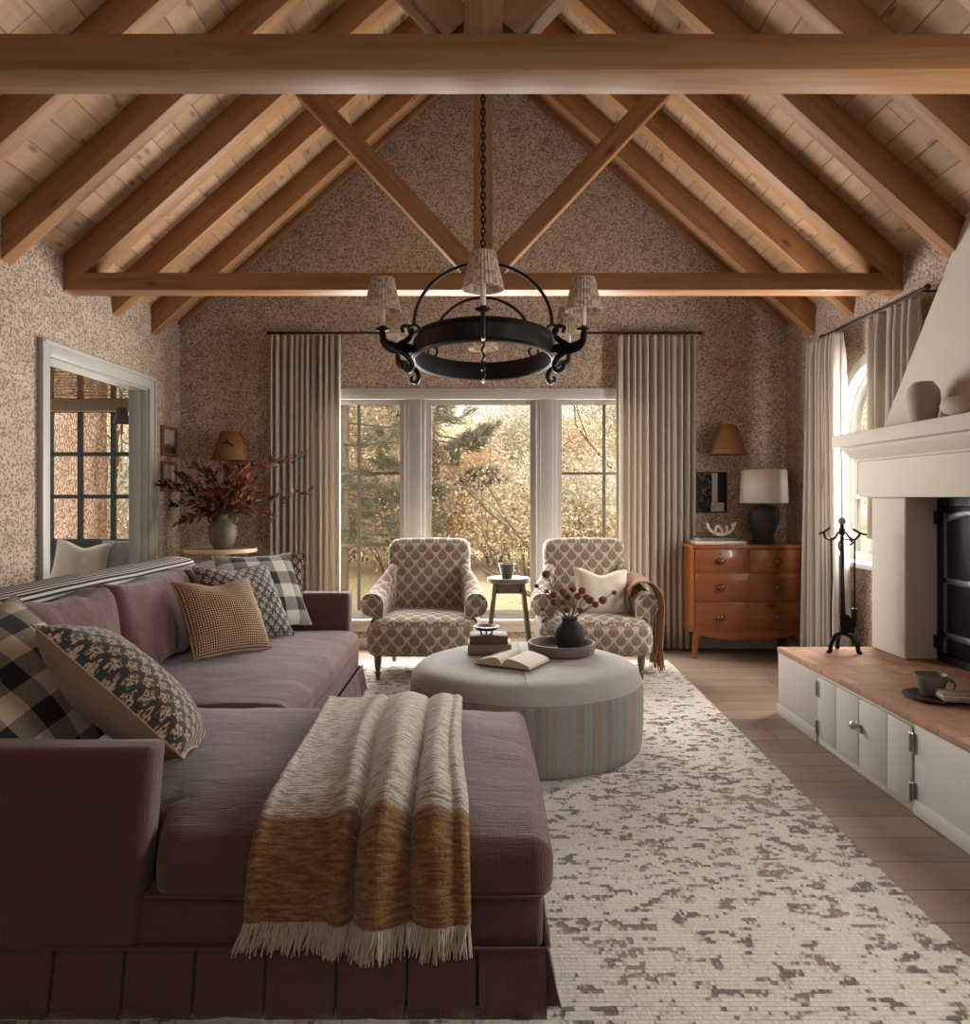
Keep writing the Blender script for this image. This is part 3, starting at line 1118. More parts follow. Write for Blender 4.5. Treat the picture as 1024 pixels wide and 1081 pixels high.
# ---- the sunroom beyond
SX0, SY0 = -4.8, 3.1
bm = BM()
SWX0, SWX1 = -3.735, -2.86
wall(bm, [[(SX0, -.02), (-XW - .124, -.02), (-XW - .124, 2.62), (SX0, 2.62)],
          [(SWX0, .90), (SWX1, .90), (SWX1, 2.46), (SWX0, 2.46)]], 'y', YB, YB + .16)
struct('wall_sunroom', bm, M['sunroom_paint'])
struct('wall_sunroom_side', bx(SX0 - .1, SX0, SY0, YB + .16, -.02, 2.62), M['sunroom_paint'])
struct('wall_sunroom_near', bx(SX0, -XW - .124, SY0 - .1, SY0, -.02, 2.62), M['plaster'])
struct('ceiling_sunroom', bx(SX0 - .1, -XW - .125, SY0 - .1, YB + .16, 2.60, 2.68), M['old_wood'])
win = thing('window_3', ((SWX0 + SWX1) / 2, YB, .9), None, None)
win['kind'] = 'structure'
bm = BM()
wall(bm, [[(SWX0 - .05, .86), (SWX1 + .05, .86), (SWX1 + .05, 2.50), (SWX0 - .05, 2.50)],
          [(SWX0 + .035, .925), (SWX1 - .02, .925), (SWX1 - .02, 2.44), (SWX0 + .035, 2.44)]], 'y', YB - .02, YB + .06)
obj('window_frame', bm, M['sunroom_paint'], win, world=True)
bm = BM()
for x in (-3.437, -3.155, -2.873):
    box(bm, x - .017, x + .017, YB + .01, YB + .05, .92, 2.445)
for z in (1.286, 1.648, 2.02):
    box(bm, SWX0 + .03, SWX1 - .015, YB + .011, YB + .049, z - .017, z + .017)
obj('muntins', bm, M['sunroom_paint'], win, world=True)
obj('pane', bx(SWX0 + .03, SWX1 - .015, YB + .028, YB + .033, .92, 2.445), M['glass'], win, world=True)
bm = BM()
box(bm, SX0, -XW - .126, YB - .03, YB - .001, .55, .86)
for x in (-4.6, -3.9, -3.2):
    box(bm, x, x + .6, YB - .042, YB - .03, .62, .80, .006)
box(bm, SX0, -XW - .126, YB - .05, YB - .001, .845, .875, .004)
struct('trim_4', bm, M['sunroom_paint'])
# ------------------------------------------------------------------ sectional sofa
SY, SYB = 1.868, 5.02
sofa = thing('sectional_sofa', (-1.2, 3.4, 0), 'large plum linen sectional sofa with a chaise and pleated skirt', 'sofa')
def sp(name, bm, parent=sofa, mat=None, sm=50): return obj(name, bm, mat or M['plum'], parent, smooth=sm, world=True)
bm = BM()
softbox(bm, -2.10, .150, SY + .02, 3.04, .15, .285, r=.02, step=.08)
softbox(bm, -2.10, -.82, 3.0, SYB - .01, .15, .285, r=.02, step=.08)
sp('base', bm)
bm = soft(-2.10, -.815, SY, SY + .095, .16, .660, r=.02, step=.05, amp=.006, scale=3, seed=2)
for v_ in bm.verts:
    if v_.co.x > -.9: v_.co.x -= (.66 - v_.co.z) * .09
sp('arm', bm)
sp('arm', soft(-2.10, -.865, SYB - .12, SYB, .16, .66, r=.022, step=.05, amp=.006, scale=3, seed=5))
sp('back_frame', soft(-2.10, -1.88, SY + .03, SYB - .03, .16, .865, r=.035, step=.08, amp=.004))
bm = BM()
softbox(bm, -1.90, .168, SY - .005, 3.07, .275, .425, r=.045, step=.04, crown=.05, puff=.012, amp=.010, scale=4, seed=1, wr=(1, .6, 1))
for v_ in bm.verts:      # T-shape: the cushion stops behind the arm and wraps round its end
    k = min(1, max(0, (-.80 - v_.co.x) / .04))
    v_.co.y += k * (.125 * (3.07 - v_.co.y) / (3.075 - SY))
sp('chaise_cushion', bm)
sp('cushion_piping', tb([(-.83, SY - .008, .300), (-.3, SY - .016, .297), (.14, SY - .01, .300), (.166, SY + .03, .300), (.178, 2.5, .297), (.166, 3.04, .3)], .005, n=6))
sp('seat_cushion', soft(-1.90, -.795, 3.075, SYB - .13, .275, .425, r=.05, step=.04, crown=.04, puff=.01, amp=.012, scale=4, seed=4))
def back_cushion(y0, y1, seed):
    bm = soft(-.15, .15, -(y1 - y0) / 2, (y1 - y0) / 2, 0, .405, r=.06, step=.03, crown=.02, amp=.022, scale=5, seed=seed)
    for v_ in bm.verts:
        k = (1 - (2 * v_.co.y / (y1 - y0)) ** 2)
        z = v_.co.z / .405
        v_.co.x *= .55 + .6 * sqrt(max(0, k)) * (1 - z * .45)
        v_.co.z += .015 * abs(2 * v_.co.y / (y1 - y0)) ** 3 * z - .03 * z * k * .6
    bmesh.ops.rotate(bm, verts=bm.verts, matrix=Matrix.Rotation(R(-9), 3, 'Y'))
    bmesh.ops.translate(bm, verts=bm.verts, vec=(-1.69, (y0 + y1) / 2, .455))
    return bm
for y0, y1, s in ((2.06, 2.70, 3), (2.72, 3.42, 8), (3.43, 4.27, 6), (4.28, 4.88, 9)):
    sp('back_cushion', back_cushion(y0, y1, s), sm=60)
# box-pleated skirt following the L-shaped base
def skirt(bm, path, z0, z1, pitch=.18):
    pts = []
    for a, b in zip(path[:-1], path[1:]):
        a, b = Vector((*a, 0)), Vector((*b, 0))
        d = b - a
        L = d.length
        d.normalize()
        nr = Vector((d.y, -d.x, 0))
        n = max(1, round(L / pitch))
        for i in range(n):
            s0, s1 = L * i / n, L * (i + 1) / n
            for (s, o, fl) in ((s0 + .004, 0, 1), (s0 + (s1 - s0) * .5, .002, .8), (s1 - .005, 0, 1), (s1 - .003, -.030, .3), (s1 + .003, -.030, .3)):
                if i == n - 1 and s > s1: continue
                pts.append((a + d * s, nr, o, fl))
    rows = []
    zs = [z1, z1 - .004, z1 * .6 + z0 * .4, z0 * .8 + z1 * .2, z0]
    fl = [-.004, .002, .014, .026, .034]
    for z, f in zip(zs, fl):
        rows.append([bm.verts.new(p + nr * (o * min(1, f * 60 + .3) + f * k + mn.noise(p * 6 + Vector((0, 0, z * 8))) * f * .3) + Vector((0, 0, z))) for p, nr, o, k in pts])
    for i in range(len(rows) - 1):
        for j in range(len(pts) - 1):
            bm.faces.new((rows[i][j], rows[i][j + 1], rows[i + 1][j + 1], rows[i + 1][j]))
    bmesh.ops.recalc_face_normals(bm, faces=bm.faces)
bm = BM()
skirt(bm, [(-2.10, SY + .004), (.160, SY + .004), (.160, 3.05), (-.80, 3.05), (-.80, SYB), (-2.1, SYB)], .012, .165)
sk = sp('skirt', bm)
md = sk.modifiers.new('solid', 'SOLIDIFY'); md.thickness = .004
sp('skirt_piping', tb([(-2.1, SY + .0, .167), (.158, SY + .0, .167), (.164, SY + .01, .167), (.164, 3.05, .167), (-.80, 3.055, .167), (-.796, SYB, .167)], .005, n=6))

# ticking striped cloth laid along the sofa back
bm = BM()
uvl = bm.loops.layers.uv.verify()
sec = [(-2.125, .55), (-2.122, .70), (-2.118, .80), (-2.112, .862), (-2.085, .882), (-2.03, .890), (-1.98, .890), (-1.93, .886), (-1.88, .876), (-1.855, .850), (-1.848, .81), (-1.845, .76)]
sl = [0]
for a, b in zip(sec[:-1], sec[1:]): sl.append(sl[-1] + sqrt((a[0] - b[0]) ** 2 + (a[1] - b[1]) ** 2))
rows = []
ys = [2.0 + i * .06 for i in range(49)]
for y in ys:
    rows.append([bm.verts.new((x + mn.noise(Vector((x * 3, y * 2, 1))) * .006, y, z + mn.noise(Vector((x * 4, y * 2.3, 5))) * .008)) for x, z in sec])
for i in range(len(ys) - 1):
    for j in range(len(sec) - 1):
        f = bm.faces.new((rows[i][j], rows[i][j + 1], rows[i + 1][j + 1], rows[i + 1][j]))
        for l, (a, b) in zip(f.loops, ((i, j), (i, j + 1), (i + 1, j + 1), (i + 1, j))): l[uvl].uv = (ys[a], sl[b])
bmesh.ops.recalc_face_normals(bm, faces=bm.faces)
tk = obj('striped_runner', bm, M['ticking'], uv=False, smooth=60)
tag(tk, 'black and cream ticking striped cloth laid along the top of the plum sofa back', 'throw')
md = tk.modifiers.new('solid', 'SOLIDIFY'); md.thickness = .006; md.offset = 1

# ---- throw pillows
G1 = 'throw pillows on the plum sofa'
pillow('throw_pillow', (-1.40, 2.24, .690), (.66, .02, -.60), (.12, .86, .36), .56, .56, .20, M['plaid'], seed=1, back=M['plaid'],
       label='black and tan plaid pillow in the near left corner, behind the near sofa arm', cat='pillow', group=G1)
pillow('throw_pillow', (-1.095, 2.34, .678), (.73, .0, -.645), (-.42, .90, -.05), .56, .52, .23, M['floral'], seed=2, back=M['tan_linen'],
       label='dark floral pillow with a tan back, leaning on the near plaid pillow', cat='pillow', group=G1)
pillow('throw_pillow', (-1.365, 3.98, .655), (.62, .76, -.03), (-.58, .10, .80), .46, .44, .17, M['houndstooth'], seed=3, dent=.03,
       label='brown and tan houndstooth pillow, frontmost of the far pillow group', cat='pillow', group=G1)
pillow('throw_pillow', (-1.365, 4.34, .680), (.60, .78, -.03), (-.60, .12, .80), .50, .49, .16, M['floral2'], seed=4, dent=.02,
       label='charcoal floral pillow just behind the houndstooth pillow', cat='pillow', group=G1)
pillow('throw_pillow', (-1.345, 4.64, .705), (.66, .72, -.02), (-.52, .16, .80), .54, .51, .15, M['plaid_grey'], seed=5,
       label='grey black and cream plaid pillow against the far sofa arm', cat='pillow', group=G1)
pillow('throw_pillow', (-1.365, 4.83, .685), (.85, .35, .0), (-.16, .12, .85), .46, .47, .10, M['floral'], seed=6,
       label='dark pillow mostly hidden, only its corner showing above the far plaid pillow', cat='pillow', group=G1)

# ---- cream and brown throw over the chaise
bm = BM()
uvl = bm.loops.layers.uv.verify()
tw = thing('throw_blanket', (-.32, 1.95, .48), 'cream and brown woven throw with a fringe, draped over the chaise', 'throw')
path = [(q.y, q.z) for q in spline([(0, a, b) for a, b in ((2.99, .478), (2.7, .492), (2.4, .494), (2.15, .487), (1.98, .468), (1.89, .425), (1.848, .36), (1.834, .31), (1.828, .262))], 9)]
tl = [0]
for a, b in zip(path[:-1], path[1:]): tl.append(tl[-1] + sqrt((a[0] - b[0]) ** 2 + (a[1] - b[1]) ** 2))
NS = 70
def fold(s):
    """height of the gathered lengthwise folds across the throw"""
    h = .008 + .018 * math.exp(-((s - .38) / .05) ** 2) - .016 * math.exp(-((s - .455) / .022) ** 2)
    h += .034 * math.exp(-((s - .60) / .11) ** 2) - .016 * math.exp(-((s - .755) / .020) ** 2)
    h += .026 * math.exp(-((s - .86) / .08) ** 2) + .012 * math.exp(-((s - .97) / .02) ** 2)
    return h + .006 * math.exp(-((s - .02) / .03) ** 2)
def throw_pt(s, k):
    y, z = path[k]
    a = path[max(0, k - 1)]; b = path[min(len(path) - 1, k + 1)]
    ty, tz = b[0] - a[0], b[1] - a[1]
    L = sqrt(ty * ty + tz * tz)
    ny, nz = tz / L, -ty / L
    if nz < 0 and ny > 0: ny, nz = -ny, -nz
    t = tl[k] / tl[-1]
    left = -.60 + .045 * min(1, t * 1.4) - .03 * max(0, .3 - t)
    right = -.085 + .040 * min(1, t * 1.3)
    x = left + (right - left) * s + .012 * sin(t * 5 + s * 9) * (.2 + t)
    h = fold(s + .015 * sin(t * 4)) * (.45 + .55 * min(1, t * 1.6)) * 1.55
    h += mn.noise(Vector((x * 14, tl[k] * 22, 0))) * .004 + .004
    return Vector((x, y + ny * h, z + nz * h))
g = [[bm.verts.new(throw_pt(i / NS, k)) for i in range(NS + 1)] for k in range(len(path))]
for k in range(len(path) - 1):
    for i in range(NS):
        f = bm.faces.new((g[k][i], g[k][i + 1], g[k + 1][i + 1], g[k + 1][i]))
        for l, (kk, ii) in zip(f.loops, ((k, i), (k, i + 1), (k + 1, i + 1), (k + 1, i))): l[uvl].uv = (ii / NS * .6, tl[kk])
bmesh.ops.recalc_face_normals(bm, faces=bm.faces)
o = obj('woven_cloth', bm, M['throw'], tw, smooth=80, uv=False, world=True)
md = o.modifiers.new('solid', 'SOLIDIFY'); md.thickness = .007; md.offset = 0
bm = BM()
end = len(path) - 1
for i in range(230):
    s = (i + rng.random() * .6) / 230
    p = throw_pt(s, end) + Vector((0, -.002 - rng.random() * .008, .004))
    L = .058 + rng.random() * .026
    dx = (s - .5) * .02 + rng.uniform(-.012, .012) - .012
    tube(bm, [p, p + Vector((dx * .3, -.004, -L * .35)), p + Vector((dx * .7, -.006 + rng.uniform(-.004, .004), -L * .7)), p + Vector((dx, -.002, -L))], [.0016, .0024, .0022, .0014], n=4)
o = obj('fringe', bm, M['fringe'], tw, smooth=60, world=True)
o['kind'] = 'stuff'

# ------------------------------------------------------------------ rug
bm = BM()
c4 = [Vector((1.50, .9)), Vector((1.42, 5.90)), Vector((-1.75, 5.90)), Vector((-1.75, .9))]
c4 = [Vector((1.315, .9)), Vector((1.44, 5.90)), Vector((-1.75, 5.90)), Vector((-1.75, .9))]
n = int(5.0 / .0165)
prev = None
for i in range(n * 2 + 1):
    t = i / (n * 2)
    z = .016 if i % 2 else .0115
    y = .9 + 5.0 * t
    xr = c4[0].x + (c4[1].x - c4[0].x) * t + rng.uniform(-.003, .003)
    cur = [bm.verts.new((-1.75, y, z)), bm.verts.new((xr - .01, y, z)), bm.verts.new((xr, y, z - .005)), bm.verts.new((xr, y, .001))]
    if prev:
        for a in range(3): bm.faces.new((prev[a], prev[a + 1], cur[a + 1], cur[a]))
    prev = cur
bmesh.ops.recalc_face_normals(bm, faces=bm.faces)
rg = obj('area_rug', bm, M['rug'], smooth=80)
if rg.data.polygons[0].normal.z < 0: rg.data.flip_normals()
tag(rg, 'cream ribbed wool rug with dark brown flecks on the oak floor', 'rug')

# ------------------------------------------------------------------ ottoman and what stands on it
OX, OY, OR, OH = .223, 3.96, .60, .43
ot = thing('round_ottoman', (OX, OY, .012), 'large round upholstered ottoman with faint stripes in the middle of the rug', 'ottoman')
bm = BM()
uvl = bm.loops.layers.uv.verify()
prof = [(OR - .03, .012), (OR - .012, .02), (OR - .004, .06), (OR, .12), (OR + .003, .22), (OR + .002, .30), (OR - .002, .335), (OR - .006, .350)]
N = 96
prev = None
for r_, z in prof:
    cur = [bm.verts.new((r_ * cos(2 * pi * i / N), r_ * sin(2 * pi * i / N), z - .012)) for i in range(N)]
    if prev:
        for i in range(N):
            j = (i + 1) % N
            f = bm.faces.new((prev[i], prev[j], cur[j], cur[i]))
            for l, (ii, zz) in zip(f.loops, ((i, 0), (i + 1, 0), (i + 1, 1), (i, 1))): l[uvl].uv = (ii / N * 2 * pi * OR, z + (zz - 1) * .05)
    prev = cur
bmesh.ops.recalc_face_normals(bm, faces=bm.faces)
obj('side_panel', bm, M['ottoman'], ot, smooth=60, uv=False)
bm = BM()
lathe(bm, [(OR - .006, .338), (OR - .012, .362), (OR - .026, .385), (OR - .050, .403), (OR - .085, .414), (.45, .4185), (.3, .4175), (.15, .418), (0, .418)], 96)
bmesh.ops.translate(bm, verts=bm.verts, vec=(0, 0, .0))
for v_ in bm.verts: v_.co.z += mn.noise(v_.co * 5) * .003
obj('top_cover', bm, M['ottoman_top'], ot, smooth=60)
bm = BM()
tube(bm, [((OR - .0065) * cos(2 * pi * i / 80), (OR - .0065) * sin(2 * pi * i / 80), .338) for i in range(80)], .0025, n=6, closed=True)
tube(bm, [(-.02, y, .4215 + mn.noise(Vector((-.02, y, .4205)) * 5) * .003) for y in [-.55 + .1 * i for i in range(12)]], .0025, n=6)
obj('seam', bm, M['ottoman_top'], ot, smooth=60)
ZT = .436

# tray, vase, dried flowers
bm = BM()
lathe(bm, [(0, 0), (.165, 0), (.178, .006), (.183, .03), (.184, .052), (.182, .058), (.172, .058), (.168, .05), (.164, .02), (.150, .014), (0, .014)], 48)
tr = obj('round_tray', bm, M['tray_wood'], smooth=40)
tr.location = (.427, 4.125, ZT)
tag(tr, 'round grey-brown wooden tray on the ottoman under the black vase', 'tray')
bm = BM()
lathe(bm, [(0, 0), (.045, 0), (.062, .012), (.080, .05), (.084, .085), (.076, .12), (.055, .145), (.043, .155), (.042, .170), (.048, .176), (.044, .177), (.036, .17), (.036, .15), (0, .145)], 40)
vs = obj('bud_vase', bm, M['black_pot'], smooth=50)
vs.location = (.47, 4.125, ZT + .0145)
tag(vs, 'small round matte black vase of dried flowers on the tray', 'vase')
for k, (cx, cy) in enumerate([(437, 188), (395, 240), (438, 262), (467, 278), (510, 265), (552, 253), (592, 260), (573, 283), (531, 288), (610, 288), (625, 300), (510, 310), (527, 342), (470, 310), (420, 340), (583, 345), (650, 320), (682, 300), (731, 268)]):
    Y = 4.125 + rng.uniform(-.10, .10)
    hd = P(470 + cx / 4.096, 560 + cy / 4.096, Y)
    st = Vector((.47 + (hd.x - .47) * .10, 4.125 + (hd.y - 4.125) * .15, ZT + .185))
    b0 = Vector((.47 - (hd.x - .47) * .05, 4.125, ZT + .165))
    fl = thing('dried_flower', b0, 'dried rust globe flower on a thin stem in the black vase', 'flower', 'dried flowers in the black vase')
    mid = (st + hd) / 2 + Vector((rng.uniform(-.01, .01), 0, .008))
    obj('stem', tb([b0, st, mid, hd], .0022, n=6), M['soil_leaf'], fl, world=True)
    big = rng.random()
    r_ = (.018 + big * .006) if k not in (2, 14, 18, 1) else .013
    bm = BM()
    bmesh.ops.create_icosphere(bm, subdivisions=3, radius=r_)
    for v_ in bm.verts: v_.co *= 1 + .09 * mn.noise(v_.co * 260)
    for v_ in bm.verts:
        if v_.co.z > r_ * .6: v_.co.z -= r_ * .12
    bmesh.ops.translate(bm, verts=bm.verts, vec=hd)
    hdm = M.get('globe') or plain('rust_flower_head', (.20, .07, .028), .95, var=.5, sc=90, bs=.8)
    M['globe'] = hdm
    obj('flower_head', bm, hdm, fl, world=True)

# two closed books, footed dish
def closed_book(name, w_, d_, h_, cover, label, cat='book', group=None, loc=(0, 0, 0), rz=0, spine=-1):
    t = thing(name, loc, label, cat, group, rz)
    bm = BM()
    box(bm, -w_ / 2, w_ / 2, -d_ / 2, d_ / 2, 0, .004, .001)
    box(bm, -w_ / 2, w_ / 2, -d_ / 2, d_ / 2, h_ - .004, h_, .001)
    if spine == -1: box(bm, -w_ / 2, w_ / 2, -d_ / 2 - .002, -d_ / 2 + .004, 0, h_, .001)
    else: box(bm, -w_ / 2 - .002, -w_ / 2 + .004, -d_ / 2, d_ / 2, 0, h_, .001)
    obj('cover', bm, cover, t)
    obj('page_block', bx(-w_ / 2 + .004, w_ / 2 - .006, -d_ / 2 + .003, d_ / 2 - .006, .004, h_ - .004), M['page_edge'], t)
    return t
GB = 'books on the ottoman'
closed_book('book', .235, .165, .052, M['book_taupe'], 'taupe closed book on the ottoman, lower of the stack', group=GB, loc=(.035, 4.15, ZT))
closed_book('book', .205, .150, .044, M['book_brown'], 'dark brown closed book on the ottoman, upper of the stack', group=GB, loc=(.030, 4.155, ZT + .0525))
ds = thing('footed_dish', (.018, 4.15, ZT + .097), 'small dark footed dish on top of the stacked books', 'dish')
bm = BM()
lathe(bm, [(0, .022), (.05, .022), (.066, .034), (.070, .042), (.066, .041), (.05, .030), (0, .028)], 32)
obj('bowl', bm, M['plate'], ds)
for k in range(3):
    a = R(90 + 120 * k)
    obj('foot', tb([(.030 * cos(a), .030 * sin(a), .026), (.036 * cos(a), .036 * sin(a), .012), (.028 * cos(a), .028 * sin(a), .0)], [.006, .005, .006], n=8), M['plate'], ds)
for dx, tip in ((-.012, (-.02, 0, .15)), (.012, (.03, .0, .13))):
    o = obj('dry_twig', tb([(.018 + dx, 4.15, ZT + .127), (.018 + dx * 1.5 + tip[0] * .3, 4.15, ZT + .19), (.018 + dx + tip[0], 4.15, ZT + .12 + tip[2])], .0014, n=5), M['soil_leaf'])
    tag(o, 'thin dry twig standing in the footed dish', 'twig', 'twigs in the footed dish')

# open book
ob = thing('open_book', (.150, 3.86, ZT), 'open book with blank cream pages lying on the ottoman', 'book', GB, R(-29))
def leaf_half(s):
    bm = BM()
    W_, D_ = .150, .235
    top = []
    for i in range(13):
        t = i / 12
        x = s * W_ * t
        z = .006 + .034 * (sin(min(1, t * 3.2) * pi / 2) * (1 - t) ** .7) + .004 * (1 - t) + (.010 if t > 0 else 0)
        top.append((x, z))
    poly = top + [(s * W_, .004), (0, .004)]
    extrude_poly(bm, poly, 'y', -D_ / 2, D_ / 2)
    return bm, top, D_
for s in (-1, 1):
    bm, top, D_ = leaf_half(s)
    blk = obj('page_block', bm, M['page_edge'], ob, smooth=25)
    bm = BM()
    A = [bm.verts.new((x, -D_ / 2 - .001, z + .0012)) for x, z in top]
    Bv = [bm.verts.new((x, D_ / 2 + .001, z + .0012)) for x, z in top]
    for i in range(len(top) - 1): bm.faces.new((A[i], A[i + 1], Bv[i + 1], Bv[i]))
    bmesh.ops.recalc_face_normals(bm, faces=bm.faces)
    obj('page', bm, M['ivory'], ob, smooth=50)
obj('cover', bx(-.158, .158, -.123, .123, 0, .004, .001), M['book_brown'], ob)
# ------------------------------------------------------------------ armchairs
def armchair(loc, label):
    ch = thing('armchair', loc, label, 'armchair', 'block-print armchairs')
    cl = M['print']
    bm = soft(-.383, .383, -.36, .30, .165, .395, r=.055, step=.045, crown=.045, puff=.012, amp=.004, scale=6)
    for v_ in bm.verts:
        if v_.co.y < -.2: v_.co.y -= .03 * (1 - (v_.co.x / .39) ** 2) * ((-.2 - v_.co.y) / .16)
    obj('seat', bm, cl, ch, smooth=60)
    bm = soft(-.315, .315, .20, .36, .33, .925, r=.055, step=.045, crown=.022, amp=.003, scale=6)
    for v_ in bm.verts:
        z = (v_.co.z - .33) / .6
        v_.co.x *= .86 + .14 * min(1, z * 1.7)
        v_.co.y += z * .10
        if v_.co.y < .25 + z * .1: v_.co.y -= .03 * (1 - (v_.co.x / .32) ** 2) * sin(pi * min(1, max(0, z)))
    obj('backrest', bm, cl, ch, smooth=60)
    for s in (-1, 1):
        prof = [(.290, .20), (.288, .36), (.284, .46)]
        cx, cz, r_ = .365, .508, .083
        for k in range(15):
            a = R(172 - k * 19.5)
            prof.append((cx + r_ * cos(a), cz + r_ * sin(a)))
        prof += [(.372, .40), (.374, .30), (.372, .20)]
        bm = BM()
        rings = []
        st = [(-.235, .86, 0), (-.250, 1, 0), (-.244, 1.0, 0), (-.18, 1, 0), (-.10, 1, .02), (0, .98, .07), (.09, .95, .16), (.17, .90, .28), (.24, .84, .40), (.30, .78, .46)]
        for y, sc, up in st:
            rg_ = []
            for x, z in prof:
                xx = .335 + (x - .335) * sc - up * .12
                if x > .30 and z > .35: xx -= up * .10
                zz = .20 + (z - .20) * (1 + up) if y > -.2 else .20 + (z - .20) * (1 if sc > .9 else .985)
                rg_.append(bm.verts.new((s * xx, y, zz)))
            rings.append(rg_)
        for a, b in zip(rings[:-1], rings[1:]): ringface(bm, a, b)
        bm.faces.new(rings[0]); bm.faces.new(list(reversed(rings[-1])))
        bmesh.ops.recalc_face_normals(bm, faces=bm.faces)
        obj('arm', bm, cl, ch, smooth=50)
    for sx, sy in ((-1, -1), (1, -1), (-1, 1), (1, 1)):
        bm = BM()
        if sy < 0:
            lathe(bm, [(0, 0), (.014, 0), (.016, .02), (.013, .03), (.020, .04), (.022, .05), (.014, .058), (.018, .075), (.025, .115), (.027, .135), (.022, .145), (.027, .15), (.027, .17), (0, .17)], 20, c=(sx * .315, -.29, 0))
        else:
            tube(bm, [(sx * .27, .30, 0), (sx * .27, .25, .17)], [.015, .024], n=8)
        obj('leg', bm, M['leg_wood'], ch, smooth=40)
    return ch
ac = armchair((-.415, 5.55, .0165), 'patterned armchair left of the wooden stool, its seat empty')
a2 = dup(ac, loc=(.783, 5.55, .0165), label='patterned armchair right of the wooden stool, holding a cream pillow and a rust throw')
pillow('lumbar_pillow', (.855, 5.50, .585), (.96, .10, -.06), (.05, .30, .90), .40, .37, .15, M['cream_linen'], seed=11, dent=.045,
       label='cream linen pillow with a stitched centre line, propped in the right armchair', cat='pillow')
# rust throw over the right armchair's outer arm
tw = thing('throw_blanket', (1.17, 5.60, .5), 'rust brown knitted throw hanging over the right arm of the right armchair', 'throw')
sec = [(q.x, q.z) for q in spline([(.252, 0, .56), (.262, 0, .615), (.30, 0, .655), (.35, 0, .668), (.405, 0, .655), (.452, 0, .60), (.468, 0, .52), (.462, 0, .40), (.452, 0, .28), (.450, 0, .20)], 5)]
def rp(k, y):
    x, z = sec[k]
    t = k / (len(sec) - 1)
    hz = .02 + max(0, y) * .45 * max(0, 1 - t * 1.2)
    f = mn.noise(Vector((y * 22, t * 2, 3))) * .014 * (.3 + t) + .010 * sin(y * 60) * t
    return Vector((.783 + x + f + .035 * t, 5.55 + y * (1 - .15 * t) - .02 * t, z + hz * (1 - t) * .8))
bm = BM()
ys = [-.17 + .018 * i for i in range(22)]
g = [[bm.verts.new(rp(k, y)) for y in ys] for k in range(len(sec))]
for k in range(len(sec) - 1):
    for i in range(len(ys) - 1): bm.faces.new((g[k][i], g[k][i + 1], g[k + 1][i + 1], g[k + 1][i]))
bmesh.ops.recalc_face_normals(bm, faces=bm.faces)
o = obj('woven_cloth', bm, M['rust'], tw, smooth=70, world=True)
md = o.modifiers.new('solid', 'SOLIDIFY'); md.thickness = .012; md.offset = 0
bm = BM()
for i in range(70):
    y = -.17 + .378 * rng.random()
    p = rp(len(sec) - 1, y)
    L = .13 + rng.random() * .045
    dx, dy = rng.uniform(-.012, .02), rng.uniform(-.02, .02)
    tube(bm, [p + Vector((0, 0, .01)), p + Vector((dx * .4, dy * .4, -L * .4)), p + Vector((dx * .5, dy, -L * .7)), p + Vector((dx, dy * 1.2, -L))], [.003, .004, .0035, .003], n=4)
o = obj('fringe', bm, plain('rust_fringe', (.27, .13, .065), .95, var=.3, sc=40), tw, world=True)
o['kind'] = 'stuff'

# ------------------------------------------------------------------ stool with cup
stl = thing('wooden_stool', (.20, 5.92, .0), 'dark weathered wooden stool between the two armchairs', 'stool')
SZ = .655
bm = BM()
lathe(bm, [(0, SZ - .042), (.150, SZ - .042), (.166, SZ - .03), (.168, SZ - .008), (.160, SZ), (.10, SZ - .004), (0, SZ - .006)], 40)
obj('seat', bm, M['old_wood'], stl)
bm = BM()
box(bm, -.105, .105, -.105, -.080, SZ - .115, SZ - .04, .004); box(bm, -.105, .105, .080, .105, SZ - .115, SZ - .04, .004)
box(bm, -.105, -.080, -.105, .105, SZ - .115, SZ - .04, .004); box(bm, .080, .105, -.105, .105, SZ - .115, SZ - .04, .004)
obj('apron', bm, M['old_wood'], stl)
for sx in (-1, 1):
    for sy in (-1, 1):
        bm = BM()
        tube(bm, [(sx * .175, sy * .15, .018 if sy < 0 else .0), (sx * .105, sy * .095, SZ - .04)], [.021, .023], n=4, up=(1, 1, 0))
        obj('leg', bm, M['old_wood'], stl, smooth=20)
bm = BM()
lathe(bm, [(0, 0), (.036, 0), (.040, .006), (.050, .05), (.066, .105), (.068, .112), (.063, .112), (.052, .06), (.035, .012), (0, .010)], 32)
cp = thing('cup', (.185, 5.90, SZ - .003), 'dark brown flared cup on the wooden stool', 'cup')
obj('bowl', bm, M['cup'], cp)
obj('handle', tb(spline([(.058, 0, .09), (.09, 0, .085), (.092, 0, .055), (.056, 0, .04)], 5), .005, n=8), M['cup'], cp)

# ------------------------------------------------------------------ chest of drawers
CX0, CX1, CYF = 1.665, 2.535, 6.0
cd = thing('chest_of_drawers', ((CX0 + CX1) / 2, 6.2, 0), 'polished reddish mahogany chest of four drawers in the right corner', 'chest of drawers')
W2 = (CX1 - CX0) / 2
mh = M['mahogany']
bm = BM()
box(bm, -W2, W2, -.185, .21, .20, .872)
obj('carcass', bm, mh, cd)
obj('top', bx(-W2 - .012, W2 + .012, -.205, .212, .872, .903, .006), mh, cd)
bm = BM()
n = 16
low = []
for i in range(n + 1):
    x = -W2 + 2 * W2 * i / n
    t = abs(x) / W2
    low.append((x, .150 + .05 * max(0, (t - .35) / .65) ** 1.3 - (.0 if t < .9 else .05)))
poly = low + [(W2, .22), (-W2, .22)]
extrude_poly(bm, poly, 'y', -.198, -.18)
obj('apron', bm, mh, cd, smooth=20)
